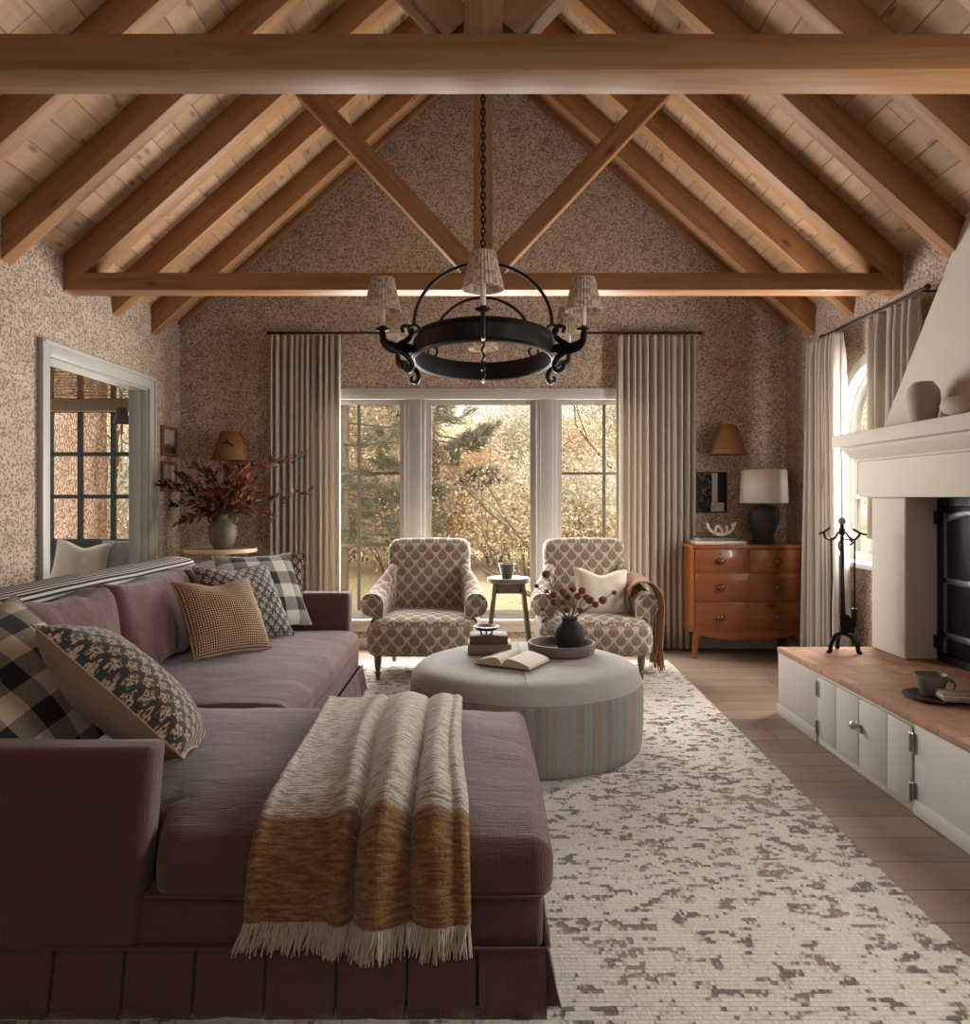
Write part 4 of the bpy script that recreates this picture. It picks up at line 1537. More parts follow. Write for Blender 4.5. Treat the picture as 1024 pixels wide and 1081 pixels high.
for sx in (-1, 1):
    bm = BM()
    ex = [(sx * W2, .24), (sx * W2, .0), (sx * (W2 - .030), .0), (sx * (W2 - .045), .16), (sx * (W2 - .085), .205), (sx * (W2 - .085), .24)]
    extrude_poly(bm, ex, 'y', -.197, -.16)
    obj('leg', bm, mh, cd, smooth=20)
    obj('leg', bx(min(sx * W2, sx * (W2 - .05)), max(sx * W2, sx * (W2 - .05)), .15, .20, 0, .21, .003), mh, cd)
def drawer(x0, x1, z0, z1, knobs, keyx):
    dr = obj('drawer', bx(x0, x1, -.199, -.15, z0, z1, .004), mh, cd)
    for kx in knobs:
        zc = (z0 + z1) / 2
        bm = BM()
        lathe(bm, [(0, 0), (.024, 0), (.024, .006), (.013, .010), (.013, .020), (.026, .028), (.029, .040), (.024, .052), (.010, .058), (0, .059)], 24)
        bmesh.ops.rotate(bm, verts=bm.verts, matrix=Matrix.Rotation(R(90), 3, 'X'))
        bmesh.ops.translate(bm, verts=bm.verts, vec=(kx, -.197, zc))
        obj('knob', bm, M['knob'], dr, smooth=50)
    zc = z1 - .028
    obj('keyhole', bx(keyx - .0045, keyx + .0045, -.1995, -.196, zc - .014, zc + .006, .001), M['ebony'], dr)
drawer(-W2 + .02, -.010, .690, .862, (-.222,), -.222)
drawer(.010, W2 - .02, .690, .862, (.222,), .222)
drawer(-W2 + .02, W2 - .02, .462, .676, (-.222, .222), 0)
drawer(-W2 + .02, W2 - .02, .215, .448, (-.225, .222), 0)
bm = BM()
for z in (.683, .455):
    box(bm, -W2 + .005, W2 - .005, -.189, -.18, z - .0045, z + .0045)
box(bm, -.006, .006, -.189, -.18, .69, .865)
obj('drawer_rail', bm, M['mahogany'], cd)

ZC = .904
tl_ = thing('table_lamp', (2.30, 6.21, ZC), 'table lamp with a round charcoal ceramic base and white drum shade on the chest', 'lamp')
bm = BM()
lathe(bm, [(0, 0), (.085, 0), (.088, .012), (.082, .03), (.082, .07), (.098, .12), (.120, .18), (.126, .225), (.118, .265), (.095, .295), (.060, .312), (.030, .318), (0, .318)], 48)
obj('base', bm, M['lamp_black'], tl_, smooth=60)
obj('neck', tb([(0, 0, .31), (0, 0, .47)], .009, n=12), M['brass'], tl_)
bm = BM()
uvl = bm.loops.layers.uv.verify()
lathe(bm, [(.192, .330), (.180, .600)], 64)
sh = obj('lamp_shade', bm, M['lampshade'], tl_, smooth=60)
md = sh.modifiers.new('solid', 'SOLIDIFY'); md.thickness = .004
bm = BM()
for k in range(3):
    a = R(30 + 120 * k)
    tube(bm, [(0, 0, .55), (.180 * cos(a), .180 * sin(a), .585)], .002, n=5)
obj('shade_frame', bm, M['brass'], tl_)
GC = 'books on the mahogany chest'
closed_book('book', .40, .24, .026, M['book_white'], 'cream book on the mahogany chest, lower of the pair', group=GC, loc=(1.905, 6.17, ZC))
closed_book('book', .33, .22, .022, M['book_grey'], 'dark grey book on the mahogany chest, upper of the pair', group=GC, loc=(1.90, 6.18, ZC + .0265))
# bleached branching coral
bm = BM()
base = Vector((0, 0, 0))
for pts, r_ in (([(0, 0, .008), (.03, -.01, .018), (.075, 0, .04), (.11, .01, .085), (.118, .01, .115)], [.016, .015, .014, .012, .007]),
                ([(0, 0, .01), (-.04, .0, .02), (-.09, .01, .06), (-.11, .0, .11)], [.016, .013, .010, .004]),
                ([(.0, 0, .01), (.01, .02, .05), (-.02, .03, .09)], [.013, .010, .004]),
                ([(.03, -.01, .02), (.045, -.02, .06), (.04, -.01, .09)], [.011, .009, .004]),
                ([(-.04, 0, .02), (-.05, -.02, .06), (-.035, -.02, .095)], [.010, .008, .004]),
                ([(.075, 0, .04), (.085, -.02, .075), (.075, -.02, .105)], [.010, .008, .005])):
    tube(bm, spline(pts, 4), [r_[min(len(r_) - 1, i // 4)] for i in range((len(pts) - 1) * 4 + 1)], n=10)
for v_ in bm.verts: v_.co += Vector((mn.noise(v_.co * 60), mn.noise(v_.co * 60 + Vector((5, 0, 0))), mn.noise(v_.co * 60 + Vector((0, 7, 0))) * .5)) * .004
cr = obj('coral_branch', bm, M['antler'], smooth=60)
cr.location = (1.945, 6.18, ZC + .050)
tag(cr, 'bleached branching coral piece on the books on the chest', 'ornament')

# ------------------------------------------------------------------ pictures, sconces
pf = thing('picture_frame', (1.938, YB - .001, 1.15), 'black framed dark photograph on the wall above the chest', 'picture')
bm = BM()
wall(bm, [[(-.128, 0), (.128, 0), (.128, .345), (-.128, .345)], [(-.118, .01), (.118, .01), (.118, .335), (-.118, .335)]], 'y', -.022, 0)
obj('frame', bm, M['black_iron'], pf)
def photo():
    b = B('dark_still_life_photo')
    x, y, z = b.ob()
    n_ = b.noise(b.vec(x * 22, 0.0, z * 22), 1, 4, .6)
    c = b.mix(n_.ss(.48, .62) * x.lt(.0) * z.ss(.05, .12) * .8, (.012, .012, .013), (.17, .12, .09))
    strip = x.gt(.003) * x.lt(.050) * z.gt(.085) + x.gt(-.005) * x.lt(.106) * z.lt(.085)
    c = b.mix(strip.min(1.0), c, (.42, .40, .38))
    c = b.mix(n_.ss(.5, .6) * z.lt(.085) * x.lt(.05) * .6, c, (.12, .11, .10))
    return b.out(c, .6, spec=.1)
obj('print', bx(-.119, .119, -.012, -.006, .009, .336), photo(), pf)
for z0, m_, lb in ((1.613, M['pic1'], 'small framed landscape on the left wall, upper of the two'), (1.326, M['pic2'], 'small framed landscape on the left wall, lower of the two')):
    pf = thing('picture_frame', (-XW + .001, 6.19, z0), lb, 'picture', 'small framed landscapes')
    bm = BM()
    wall(bm, [[(-.145, 0), (.145, 0), (.145, .245), (-.145, .245)], [(-.118, .027), (.118, .027), (.118, .218), (-.118, .218)]], 'x', 0, .022)
    obj('frame', bm, M['leg_wood'], pf)
    obj('print', bx(.004, .010, -.119, .119, .026, .219), m_, pf)

def wall_sconce(x, z0, prof, label, bird=False):
    t = thing('wall_sconce', (x, YB - .175, z0), label, 'wall light', 'woven shade wall lights')
    bm = BM()
    lathe(bm, prof, 48)
    sh = obj('shade', bm, M['rattan'], t, smooth=60)
    md = sh.modifiers.new('solid', 'SOLIDIFY'); md.thickness = .005
    h = prof[-1][1]
    obj('arm', tb(spline([(0, .172, h * .35), (0, .10, h * .30), (0, .02, h * .35), (0, 0, h * .6)], 5), .007, n=8), M['brass'], t)
    bm = BM()
    lathe(bm, [(0, 0), (.045, 0), (.045, .008), (.03, .014), (0, .014)], 24)
    bmesh.ops.rotate(bm, verts=bm.verts, matrix=Matrix.Rotation(R(90), 3, 'X'))
    bmesh.ops.translate(bm, verts=bm.verts, vec=(0, .174, h * .35))
    obj('backplate', bm, M['brass'], t)
    obj('bulb_holder', tb([(0, 0, h * .45), (0, 0, h * .8)], .014, n=12), M['candle'], t)
    if bird:
        bm = BM()
        y = lambda z: -(prof[0][0] + (prof[-1][0] - prof[0][0]) * z / h) - .004
        pts = [(-.035, .135), (-.005, .150), (.0, .178), (.016, .150), (.03, .140), (.055, .125), (.062, .105), (.035, .118), (.012, .124), (-.012, .130), (-.04, .122)]
        A = [bm.verts.new((a, y(c) + a * a * 4 - .002, c)) for a, c in pts]
        Bv = [bm.verts.new((a, y(c) + a * a * 4 + .002, c)) for a, c in pts]
        bm.faces.new(A); bm.faces.new(list(reversed(Bv))); ringface(bm, A, Bv)
        bmesh.ops.recalc_face_normals(bm, faces=bm.faces)
        obj('bird_motif', bm, M['ebony'], t, smooth=0)
wall_sconce(-2.085, 1.585, [(.154, 0), (.120, .12), (.088, .235)], 'woven rattan wall light with a black bird motif, left of the window', True)
wall_sconce(2.02, 1.635, [(.158, 0), (.138, .05), (.115, .12), (.092, .19), (.074, .235), (.060, .243)], 'bell-shaped woven rattan wall light above the framed photograph')

# ------------------------------------------------------------------ round side table, jug, branches
TX, TY, TZ = -2.062, 5.95, .88
st_ = thing('round_side_table', (TX, TY, 0), 'round pale oak pedestal table behind the far sofa arm', 'table')
bm = BM()
lathe(bm, [(0, TZ - .035), (.24, TZ - .035), (.275, TZ - .028), (.28, TZ - .012), (.276, TZ), (.262, TZ + .002), (.258, TZ - .006), (0, TZ - .006)], 64)
obj('table_top', bm, M['side_wood'], st_)
bm = BM()
lathe(bm, [(0, .05), (.05, .05), (.04, .12), (.028, .2), (.032, .5), (.024, .7), (.04, TZ - .06), (.09, TZ - .034), (0, TZ - .034)], 24)
obj('pedestal', bm, M['side_wood'], st_)
for k in range(3):
    a = R(30 + 120 * k)
    obj('foot', tb(spline([(.03 * cos(a), .03 * sin(a), .16), (.14 * cos(a), .14 * sin(a), .09), (.25 * cos(a), .25 * sin(a), .016)], 5), .018, n=8), M['side_wood'], st_)
jg = thing('stoneware_jug', (-2.045, 5.95, TZ - .005), 'round olive brown two-handled vase holding dark branches', 'vase')
bm = BM()
lathe(bm, [(0, 0), (.055, 0), (.068, .012), (.098, .07), (.112, .13), (.106, .175), (.080, .215), (.052, .238), (.046, .250), (.055, .268), (.050, .268), (.040, .25), (.04, .23), (0, .2)], 48)
obj('body', bm, M['jug'], jg, smooth=60)
for s in (-1, 1):
    obj('handle', tb(spline([(s * .050, 0, .250), (s * .088, 0, .268), (s * .112, 0, .235), (s * .088, 0, .195)], 5), .010, n=8), M['jug'], jg, smooth=60)

def leaf(bm, lay, p, d, L, W_, val, rr=rng):
    d = Vector(d).normalized()
    side = d.cross(Vector((rr.uniform(-1, 1), rr.uniform(-1, 1), rr.uniform(-1, 1))))
    if side.length < 1e-4: side = d.orthogonal()
    side.normalize()
    nr = d.cross(side)
    a = bm.verts.new(p); e_ = bm.verts.new(p + d * L - nr * L * .12)
    m0 = bm.verts.new(p + d * L * .5 + nr * L * .05)
    l_ = bm.verts.new(p + d * L * .45 + side * W_ * .5 + nr * L * .10); r_ = bm.verts.new(p + d * L * .45 - side * W_ * .5 + nr * L * .10)
    for v_ in (a, e_, m0, l_, r_): v_[lay] = val
    bm.faces.new((a, l_, m0)); bm.faces.new((l_, e_, m0)); bm.faces.new((a, m0, r_)); bm.faces.new((r_, m0, e_))

mouth = Vector((-2.045, 5.95, TZ + .255))
ends = [(168, 510, 1), (184, 497, 1), (196, 507, 1), (186, 552, 1), (205, 490, 1), (222, 498, 1), (240, 492, 1), (255, 493, 1), (270, 493, 1), (290, 483, 1), (303, 482, 1), (323, 478, .25), (330, 518, .2), (302, 526, .9), (285, 545, .7),
        (215, 520, 1), (250, 515, 1), (272, 520, 1), (180, 535, 1), (200, 548, 1), (262, 505, 1), (230, 515, 1), (208, 530, 1), (245, 535, 1), (266, 540, .8), (222, 535, 1)]
for k, (u_, v_, dens) in enumerate(ends):
    Yt = 5.95 + rng.uniform(-.20, .16)
    tip = P(u_, v_, Yt)
    tip.x = max(tip.x, -2.50)
    br = thing('leafy_branch', mouth - Vector((0, 0, .06)), 'dark autumn branch with narrow red and green leaves in the olive brown vase' if dens > .3 else 'sparse bare-looking branch reaching right from the olive brown vase, few leaves at its tip', 'branch', 'branches in the olive brown vase')
    d0 = Vector(((tip.x - mouth.x) * .12, (tip.y - mouth.y) * .12, .03))
    mid = mouth.lerp(tip, .5) + Vector((0, 0, .05 + rng.uniform(-.02, .03)))
    pts = spline([mouth - Vector((d0.x * .2, d0.y * .2, .06)), mouth + Vector((d0.x * .25, d0.y * .25, .01)), mid, tip], 6)
    obj('twig', tb(pts, [.0035] * 6 + [.003] * 6 + [.0022] * 6 + [.0012], n=5), M['soil_leaf'], br, world=True)
    bm = BM()
    lay = bm.verts.layers.float.new('leaf')
    n = int(48 * dens) if dens > .3 else 9
    for i in range(n):
        t = (.45 + .55 * rng.random()) if dens > .3 else rng.uniform(.84, 1)
        q = pts[min(len(pts) - 1, int(t * (len(pts) - 1)))]
        dr = (tip - mid).normalized() + Vector((rng.uniform(-1, 1), rng.uniform(-1, 1), rng.uniform(-.7, .9))) * .95
        hue = .3 + .55 * ((u_ - 200) / 110) + rng.uniform(-.4, .4) if u_ > 180 else rng.uniform(0, .3)
        leaf(bm, lay, q + Vector((rng.uniform(-.02, .02), rng.uniform(-.02, .02), rng.uniform(-.015, .015))), dr, rng.uniform(.05, .085), rng.uniform(.020, .034), min(1, max(0, hue)))
    for v3 in bm.verts:
        if v3.co.x < -XW + .012: v3.co.x = -XW + .012
    obj('foliage', bm, M['leaf_dark'], br, world=True, smooth=0)

# ------------------------------------------------------------------ curtains and rods
def curtain(name, axis, a0, a1, c, z0, z1, folds, amp, label, group, flare=0, seed=0):
    bm = BM()
    uvl = bm.loops.layers.uv.verify()
    n = folds * 12
    zs = [z1, z1 - .02, z1 - .05, z1 - .09, z1 - .14, z1 - .25] + [z1 - .25 - (z1 - .25 - z0) * i / 8 for i in range(1, 9)]
    g = []
    ln = 0
    for z in zs:
        t = (z1 - z) / (z1 - z0)
        row = []
        for i in range(n + 1):
            s = i / n
            ph = s * folds * 2 * pi + 2.6 * mn.noise(Vector((s * 4.3, seed, t * .35))) + .8 * mn.noise(Vector((s * 11, seed + 9, t * .5)))
            pin = min(1, (z1 - z) / .16)
            d = sin(ph) * amp * (.55 + .45 * pin)
            d += (sin(ph * 2 + 1) * .22 * amp) * (1 - pin * .6)
            d *= .75 + .75 * (mn.noise(Vector((s * 6, seed + 4, t * .4))) + .4)
            a = a0 + (a1 - a0) * s + cos(ph) * amp * .22 + flare * t * (s - .5)
            v_ = bm.verts.new((a, c + d, z) if axis == 'x' else (c + d, a, z))
            row.append(v_)
        g.append(row)
    wdt = (a1 - a0) * 1.9
    for k in range(len(zs) - 1):
        for i in range(n):
            f = bm.faces.new((g[k][i], g[k][i + 1], g[k + 1][i + 1], g[k + 1][i]))
            for l, (kk, ii) in zip(f.loops, ((k, i), (k, i + 1), (k + 1, i + 1), (k + 1, i))): l[uvl].uv = (ii / n * wdt, zs[kk])
    bmesh.ops.recalc_face_normals(bm, faces=bm.faces)
    o = obj(name, bm, M['curtain'], uv=False, smooth=80)
    md = o.modifiers.new('solid', 'SOLIDIFY'); md.thickness = .003; md.offset = 0
    return tag(o, label, 'curtain', group)
GCU = 'pleated linen curtains'
curtain('curtain', 'x', -1.795, -1.195, 6.335, .02, 2.635, 12, .034, 'striped linen curtain left of the big back window', GCU, seed=1)
curtain('curtain', 'x', 1.105, 1.775, 6.335, .02, 2.635, 12, .034, 'striped linen curtain right of the big back window, beside the chest', GCU, seed=2)
curtain('curtain', 'y', 5.18, 5.66, 2.445, .02, 2.42, 9, .040, 'striped linen curtain on the far side of the arched window', GCU, flare=.12, seed=3)
curtain('curtain', 'y', 4.28, 4.80, 2.46, 1.02, 2.42, 8, .035, 'striped linen curtain between the arched window and the chimney hood', GCU, seed=4)
def rod(a, b, label, wallv):
    a, b = Vector(a), Vector(b)
    t = thing('curtain_rod', (a + b) / 2, label, 'curtain rod', 'black iron curtain rods')
    obj('rod', tb([a, b], .010, n=10), M['black_iron'], t, world=True)
    d = (b - a).normalized()
    for p, s in ((a, -1), (b, 1)):
        obj('finial', tb([p, p + d * s * .012, p + d * s * .03, p + d * s * .042], [.010, .017, .017, .008], n=10), M['black_iron'], t, world=True)
        obj('bracket', tb([p - d * s * .06, p - d * s * .06 + Vector(wallv)], .007, n=8), M['black_iron'], t, world=True)
    n = int((b - a).length / .055)
    return t
rod((-1.77, 6.335, 2.655), (1.79, 6.335, 2.655), 'long black iron curtain rod above the big back window', (0, YB - 6.335 - .001, 0))
rod((2.45, 5.46, 2.44), (2.45, 4.20, 2.44), 'short black iron curtain rod above the arched side window', (XW - 2.45 - .001, 0, 0))
# ------------------------------------------------------------------ raised hearth and fireplace on the right
HX, HY, HZ = 1.745, 4.49, .395
he = thing('raised_hearth', (2.15, 2.4, 0), 'long raised white hearth bench with a terracotta tile top along the right wall', 'hearth')
wp, pl = M['white_paint'], M['plaster']
Y0 = .3
bm = BM()
box(bm, HX + .012, XW - .012, Y0, HY - .008, 0, HZ - .03)
obj('body', bm, wp, he, world=True)
obj('tile_top', bx(HX - .004, XW - .012, Y0, HY, HZ - .032, HZ, .005), M['tile'], he, world=True)
bm = BM()
box(bm, HX - .006, HX + .02, 3.955, HY - .002, .0, .062, .004)
box(bm, HX - .006, HX + .02, Y0, 3.07, .0, .062, .004)
box(bm, HX + .010, XW - .012, HY - .012, HY + .004, 0, .062, .004)
obj('baseboard', bm, wp, he, world=True)
bm = BM()
box(bm, HX + .002, HX + .014, 3.955, HY - .004, .062, HZ - .032, .002)
box(bm, HX + .002, HX + .014, Y0, 3.07, .062, HZ - .032, .002)
box(bm, HX + .002, HX + .014, 3.07, 3.955, HZ - .046, HZ - .032, .001)
box(bm, HX + .002, HX + .014, 3.07, 3.955, 0, .028, .001)
obj('face_panel', bm, wp, he, world=True)
for (ya, yb, gy, hy) in ((3.515, 3.945, 3.745, 3.945), (3.08, 3.510, 3.27, 3.08)):
    bm = BM()
    for c_, d_ in ((ya, gy - .0025), (gy + .0025, yb)):
        box(bm, HX - .004, HX + .016, c_, d_, .032, HZ - .048, .003)
    dr = obj('door', bm, wp, he, world=True)
    s = 1 if hy > 3.5 else -1
    for z in (.085, .285):
        bm = BM()
        box(bm, HX - .008, HX - .003, hy - s * .020, hy - s * .004, z - .040, z + .040, .001)
        tube(bm, [(HX - .010, hy + s * .002, z - .036), (HX - .010, hy + s * .002, z + .036)], .006, n=8)
        box(bm, HX - .008, HX + .003, hy + s * .006, hy + s * .018, z - .040, z + .040, .001)
        obj('hinge', bm, M['steel'], dr, world=True)
bm = BM()
box(bm, HX - .010, HX - .003, 3.485, 3.54, .195, .235, .002)
lathe(bm, [(0, 0), (.010, 0), (.008, .016), (.018, .024), (.019, .034), (.010, .040), (0, .041)], 16)
vs_ = [v_ for v_ in bm.verts if v_.co.x > -.2 and v_.co.x < .2]
bmesh.ops.rotate(bm, verts=vs_, matrix=Matrix.Rotation(R(-90), 3, 'Y'))
bmesh.ops.translate(bm, verts=vs_, vec=(HX - .010, 3.505, .225))
obj('latch', bm, M['steel'], he, world=True)

fp = thing('fireplace', (2.4, 3.5, HZ), 'white plaster fireplace with a thick mantel shelf and tapering hood', 'fireplace')
FY0, FY1 = 2.52, 4.48
PX = 2.295
FB = 2.495
for y0, y1 in ((4.12, FY1), (FY0, 2.88)):
    obj('pier', bx(PX, XW, y0, y1, HZ, 1.282, .012, 3), pl, fp, world=True)
obj('fireback', bx(FB + .02, XW, 2.88, 4.12, HZ, 1.282), M['firebox'], fp, world=True)
obj('mantel_beam', bx(2.245, XW, FY0 - .06, FY1 + .06, 1.28, 1.535, .008), pl, fp, world=True)
def molding(bm, prof, x0, y0, y1):
    """cornice: profile (out, z) run round three sides of the beam"""
    rows = []
    for o, z in prof:
        rows.append([bm.verts.new(p) for p in ((XW, y0 - o, z), (x0 - o, y0 - o, z), (x0 - o, y1 + o, z), (XW, y1 + o, z))])
    for a, b in zip(rows[:-1], rows[1:]):
        for i in range(3): bm.faces.new((a[i], a[i + 1], b[i + 1], b[i]))
    bm.faces.new(rows[-1]); bm.faces.new(list(reversed(rows[0])))
    bmesh.ops.recalc_face_normals(bm, faces=bm.faces)
bm = BM()
molding(bm, [(.0, 1.490), (.012, 1.494), (.012, 1.506), (.016, 1.510), (.030, 1.520), (.052, 1.545), (.064, 1.560), (.066, 1.576), (.074, 1.582)], 2.245, FY0 - .06, FY1 + .06)
obj('crown_molding', bm, pl, fp, world=True, smooth=30)
obj('mantel_shelf', bx(2.130, XW, FY0 - .16, FY1 + .15, 1.578, 1.655, .008, 3), pl, fp, world=True)
bm = BM()
zt = 3.02
k_ = (zt - 1.655) / (2.75 - 1.655)
lo = [(XW, 2.58), (2.315, 2.58), (2.315, 4.425), (XW, 4.425)]
f2 = min(1, 1)
up_ = [(XW, 2.58 + .385 * k_), (2.572, 2.58 + .385 * k_), (2.572, 4.425 - .385 * k_), (XW, 4.425 - .385 * k_)]
A = [bm.verts.new((x, y, 1.655)) for x, y in lo]
mid_ = [(XW, 2.58 + .385), (2.56, 2.58 + .385), (2.56, 4.425 - .385), (XW, 4.425 - .385)]
Mv = [bm.verts.new((x, y, 2.76)) for x, y in mid_]
Bv = [bm.verts.new((x, y, min(zt, 2.80))) for x, y in mid_]
ringface(bm, A, Mv); ringface(bm, Mv, Bv)
bm.faces.new(A); bm.faces.new(list(reversed(Bv)))
bmesh.ops.recalc_face_normals(bm, faces=bm.faces)
bmesh.ops.bevel(bm, geom=[e_ for e_ in bm.edges if not e_.is_boundary and abs((e_.verts[0].co - e_.verts[1].co).z) > .5 and e_.verts[0].co.x < XW - .01], offset=.018, segments=3, affect='EDGES')
obj('hood', bm, pl, fp, world=True, smooth=30)
# iron fire doors
bm = BM()
wall(bm, [[(2.885, HZ + .002), (4.115, HZ + .002), (4.115, 1.278), (2.885, 1.278)], [(2.935, HZ + .045), (4.070, HZ + .045), (4.070, 1.235), (2.935, 1.235)]], 'x', FB - .03, FB + .02)
fs = obj('iron_frame', bm, M['black_iron'], fp, world=True)
for s, (y0, y1) in ((1, (3.503, 4.068)), (-1, (2.937, 3.497))):
    lf = obj('iron_door', bx(FB - .018, FB - .004, y0, y1, HZ + .047, 1.233, .002), M['dark_panel'], fp, world=True)
    gi = M['grey_iron']
    for z, h_ in ((.835, .034), (.545, .034)):
        obj('strap', bx(FB - .028, FB - .016, y0, y1, z - h_ / 2, z + h_ / 2, .003), gi, lf, world=True)
    ho = y1 if s > 0 else y0
    pts = [(FB - .023, ho + (-s) * (.02 + .53 * t), 1.165 + .035 * sin(min(1, t * 2.2) * pi / 2)) for t in [i / 14 for i in range(15)]]
    bm = BM()
    tube(bm, pts, .020, n=8, flat=.35, up=(0, 0, 1))
    obj('arched_strap', bm, gi, lf, world=True)
    obj('strap', bx(FB - .028, FB - .016, min(ho, ho - s * .03), max(ho, ho - s * .03), HZ + .05, 1.20, .003), gi, lf, world=True)
    for z in (.87, .80):
        bm = BM()
        tube(bm, [(FB - .034, 3.5 + s * (.235 + .028 * cos(2 * pi * i / 20)), z + .028 * sin(2 * pi * i / 20)) for i in range(20)], .005, n=6, closed=True)
        obj('ring_pull', bm, gi, lf, world=True)
    for z in (1.17, .50):
        obj('hinge', bx(FB - .05, FB - .02, ho - .018 + (.03 if s > 0 else -.03), ho + .018 + (.03 if s > 0 else -.03), z - .035, z + .035, .004), M['black_iron'], fp, world=True)

bm = BM()
lathe(bm, [(0, 0), (.055, 0), (.066, .01), (.082, .07), (.090, .13), (.086, .175), (.066, .208), (.056, .216), (.056, .224), (.048, .224), (.046, .21), (0, .2)], 40)
o = obj('mantel_vase', bm, M['mantel_vase'], smooth=60)
o.location = (2.235, 3.85, 1.656)
o.scale = (.88, .88, .93)
tag(o, 'taupe pottery vase with a dark rim standing on the mantel shelf', 'vase')
bm = BM()
lathe(bm, [(0, 0), (.10, 0), (.135, .016), (.150, .042), (.140, .070), (.115, .085), (.10, .082), (.11, .06), (.10, .03), (0, .025)], 40)
o = obj('stone_bowl', bm, M['mantel_stone'], smooth=60)
o.location = (2.245, 3.44, 1.656)
o.rotation_euler = (0, 0, .4)
tag(o, 'low rounded sandstone bowl beside the vase on the mantel shelf', 'bowl')

# fire tools
FX, FY = 2.055, 4.34
fz = HZ
bi = M['black_iron']
Kp = .000804
def fq(x, y, dy=0): return Vector((FX + (x - 262) * Kp, FY + dy, fz + (1030 - y) * Kp))
fs = thing('fire_tool_stand', (FX, FY, fz), 'black wrought iron stand of fire tools at the far end of the hearth', 'fire tool stand')
obj('column', tb([fq(262, 900), fq(262, 500), fq(262, 130)], [.014, .012, .009], n=10), bi, fs, world=True)
bm = BM()
bmesh.ops.create_uvsphere(bm, u_segments=20, v_segments=14, radius=.022)
bmesh.ops.translate(bm, verts=bm.verts, vec=fq(262, 98))
obj('finial_ball', bm, plain('pale_stone_ball', (.42, .38, .33), .6), fs, world=True)
bm = BM()
lathe(bm, [(0, 0), (.016, .004), (.018, .03), (.010, .05), (.012, .07), (0, .075)], 14, c=tuple(fq(262, 200)))
obj('collar', bm, bi, fs, world=True)
for pts in ([(255, 185), (235, 180), (215, 215), (180, 230), (145, 215), (132, 180)], [(270, 185), (290, 182), (315, 215), (345, 232), (375, 215), (392, 185)]):
    obj('arm', tb(spline([fq(*p) for p in pts], 5), .0065, n=8), bi, fs, world=True)
obj('arm', tb([fq(95, 187, -.01), fq(132, 178), fq(182, 148, .01)], .0065, n=8), bi, fs, world=True)
obj('arm', tb([fq(432, 197, -.01), fq(392, 185), fq(345, 155, .01)], .0065, n=8), bi, fs, world=True)
for pts in ([(258, 225), (232, 240), (222, 275), (240, 320)], [(268, 225), (300, 232), (322, 250), (300, 268)]):
    obj('scroll', tb(spline([fq(*p, -.03) for p in pts], 5), .005, n=8), bi, fs, world=True)
for a in (200, 320, 80):
    d = Vector((cos(R(a)), sin(R(a)), 0))
    top = fq(262, 895)
    obj('leg', tb(spline([top, top + d * .045 + Vector((0, 0, -.012)), top + d * .080 + Vector((0, 0, -.06)), Vector((FX, FY, fz + .010)) + d * .088, Vector((FX, FY, fz + .007)) + d * .105], 6), [.013] * 19 + [.010] * 6, n=8), bi, fs, world=True)
o = obj('fire_poker', tb([fq(178, 215, -.012), fq(180, 300, -.012), fq(184, 500, -.012), fq(177, 700, -.012), fq(178, 960, -.012), fq(172, 990, -.012), fq(150, 985, -.012)], .0052, n=8), bi)
tag(o, 'thin wavy iron poker hanging from the left arm of the fire tool stand', 'fire poker', 'fire tools')
t = thing('fire_brush', fq(345, 870), 'short hearth brush hanging from the right arm of the fire tool stand', 'brush', 'fire tools')
obj('handle', tb([fq(346, 225, -.012), fq(344, 480, -.012), fq(345, 725, -.012)], .0052, n=8), bi, t, world=True)
bm = BM()
tube(bm, [fq(343, 720, -.012), fq(342, 860, -.012)], [.016, .011], n=12)
obj('brush_head', bm, M['ebony'], t, world=True)
t = thing('fire_shovel', fq(275, 890, -.05), 'iron ash shovel hanging upright in front of the fire tool stand column', 'shovel', 'fire tools')
obj('handle', tb([fq(246, 310, -.035), fq(250, 500, -.035), fq(262, 770, -.035)], .0055, n=8), bi, t, world=True)
bm = BM()
A = [bm.verts.new(fq(x, y, dy)) for x, y, dy in ((225, 760, -.03), (250, 755, -.022), (290, 760, -.022), (315, 790, -.03), (330, 880, -.04), (310, 890, -.034), (240, 890, -.034), (228, 870, -.04))]
f = bm.faces.new(A)
r = bmesh.ops.extrude_face_region(bm, geom=[f])
bmesh.ops.translate(bm, verts=[e_ for e_ in r['geom'] if isinstance(e_, bmesh.types.BMVert)], vec=(0, -.005, 0))
bmesh.ops.recalc_face_normals(bm, faces=bm.faces)
obj('blade', bm, bi, t, smooth=0, world=True)
t = thing('fire_tongs', fq(280, 700, .04), 'dark long-bladed hearth broom standing behind the fire tool stand column', 'broom', 'fire tools')
t.name = 'hearth_broom'
bm = BM()
box(bm, fq(266, 0).x, fq(293, 0).x, FY + .022, FY + .05, fq(0, 770).z, fq(0, 345).z, .004)
obj('bristles', bm, M['ebony'], t, world=True)
obj('handle', tb([fq(279, 345, .036), fq(279, 240, .036)], .007, n=8), bi, t, world=True)

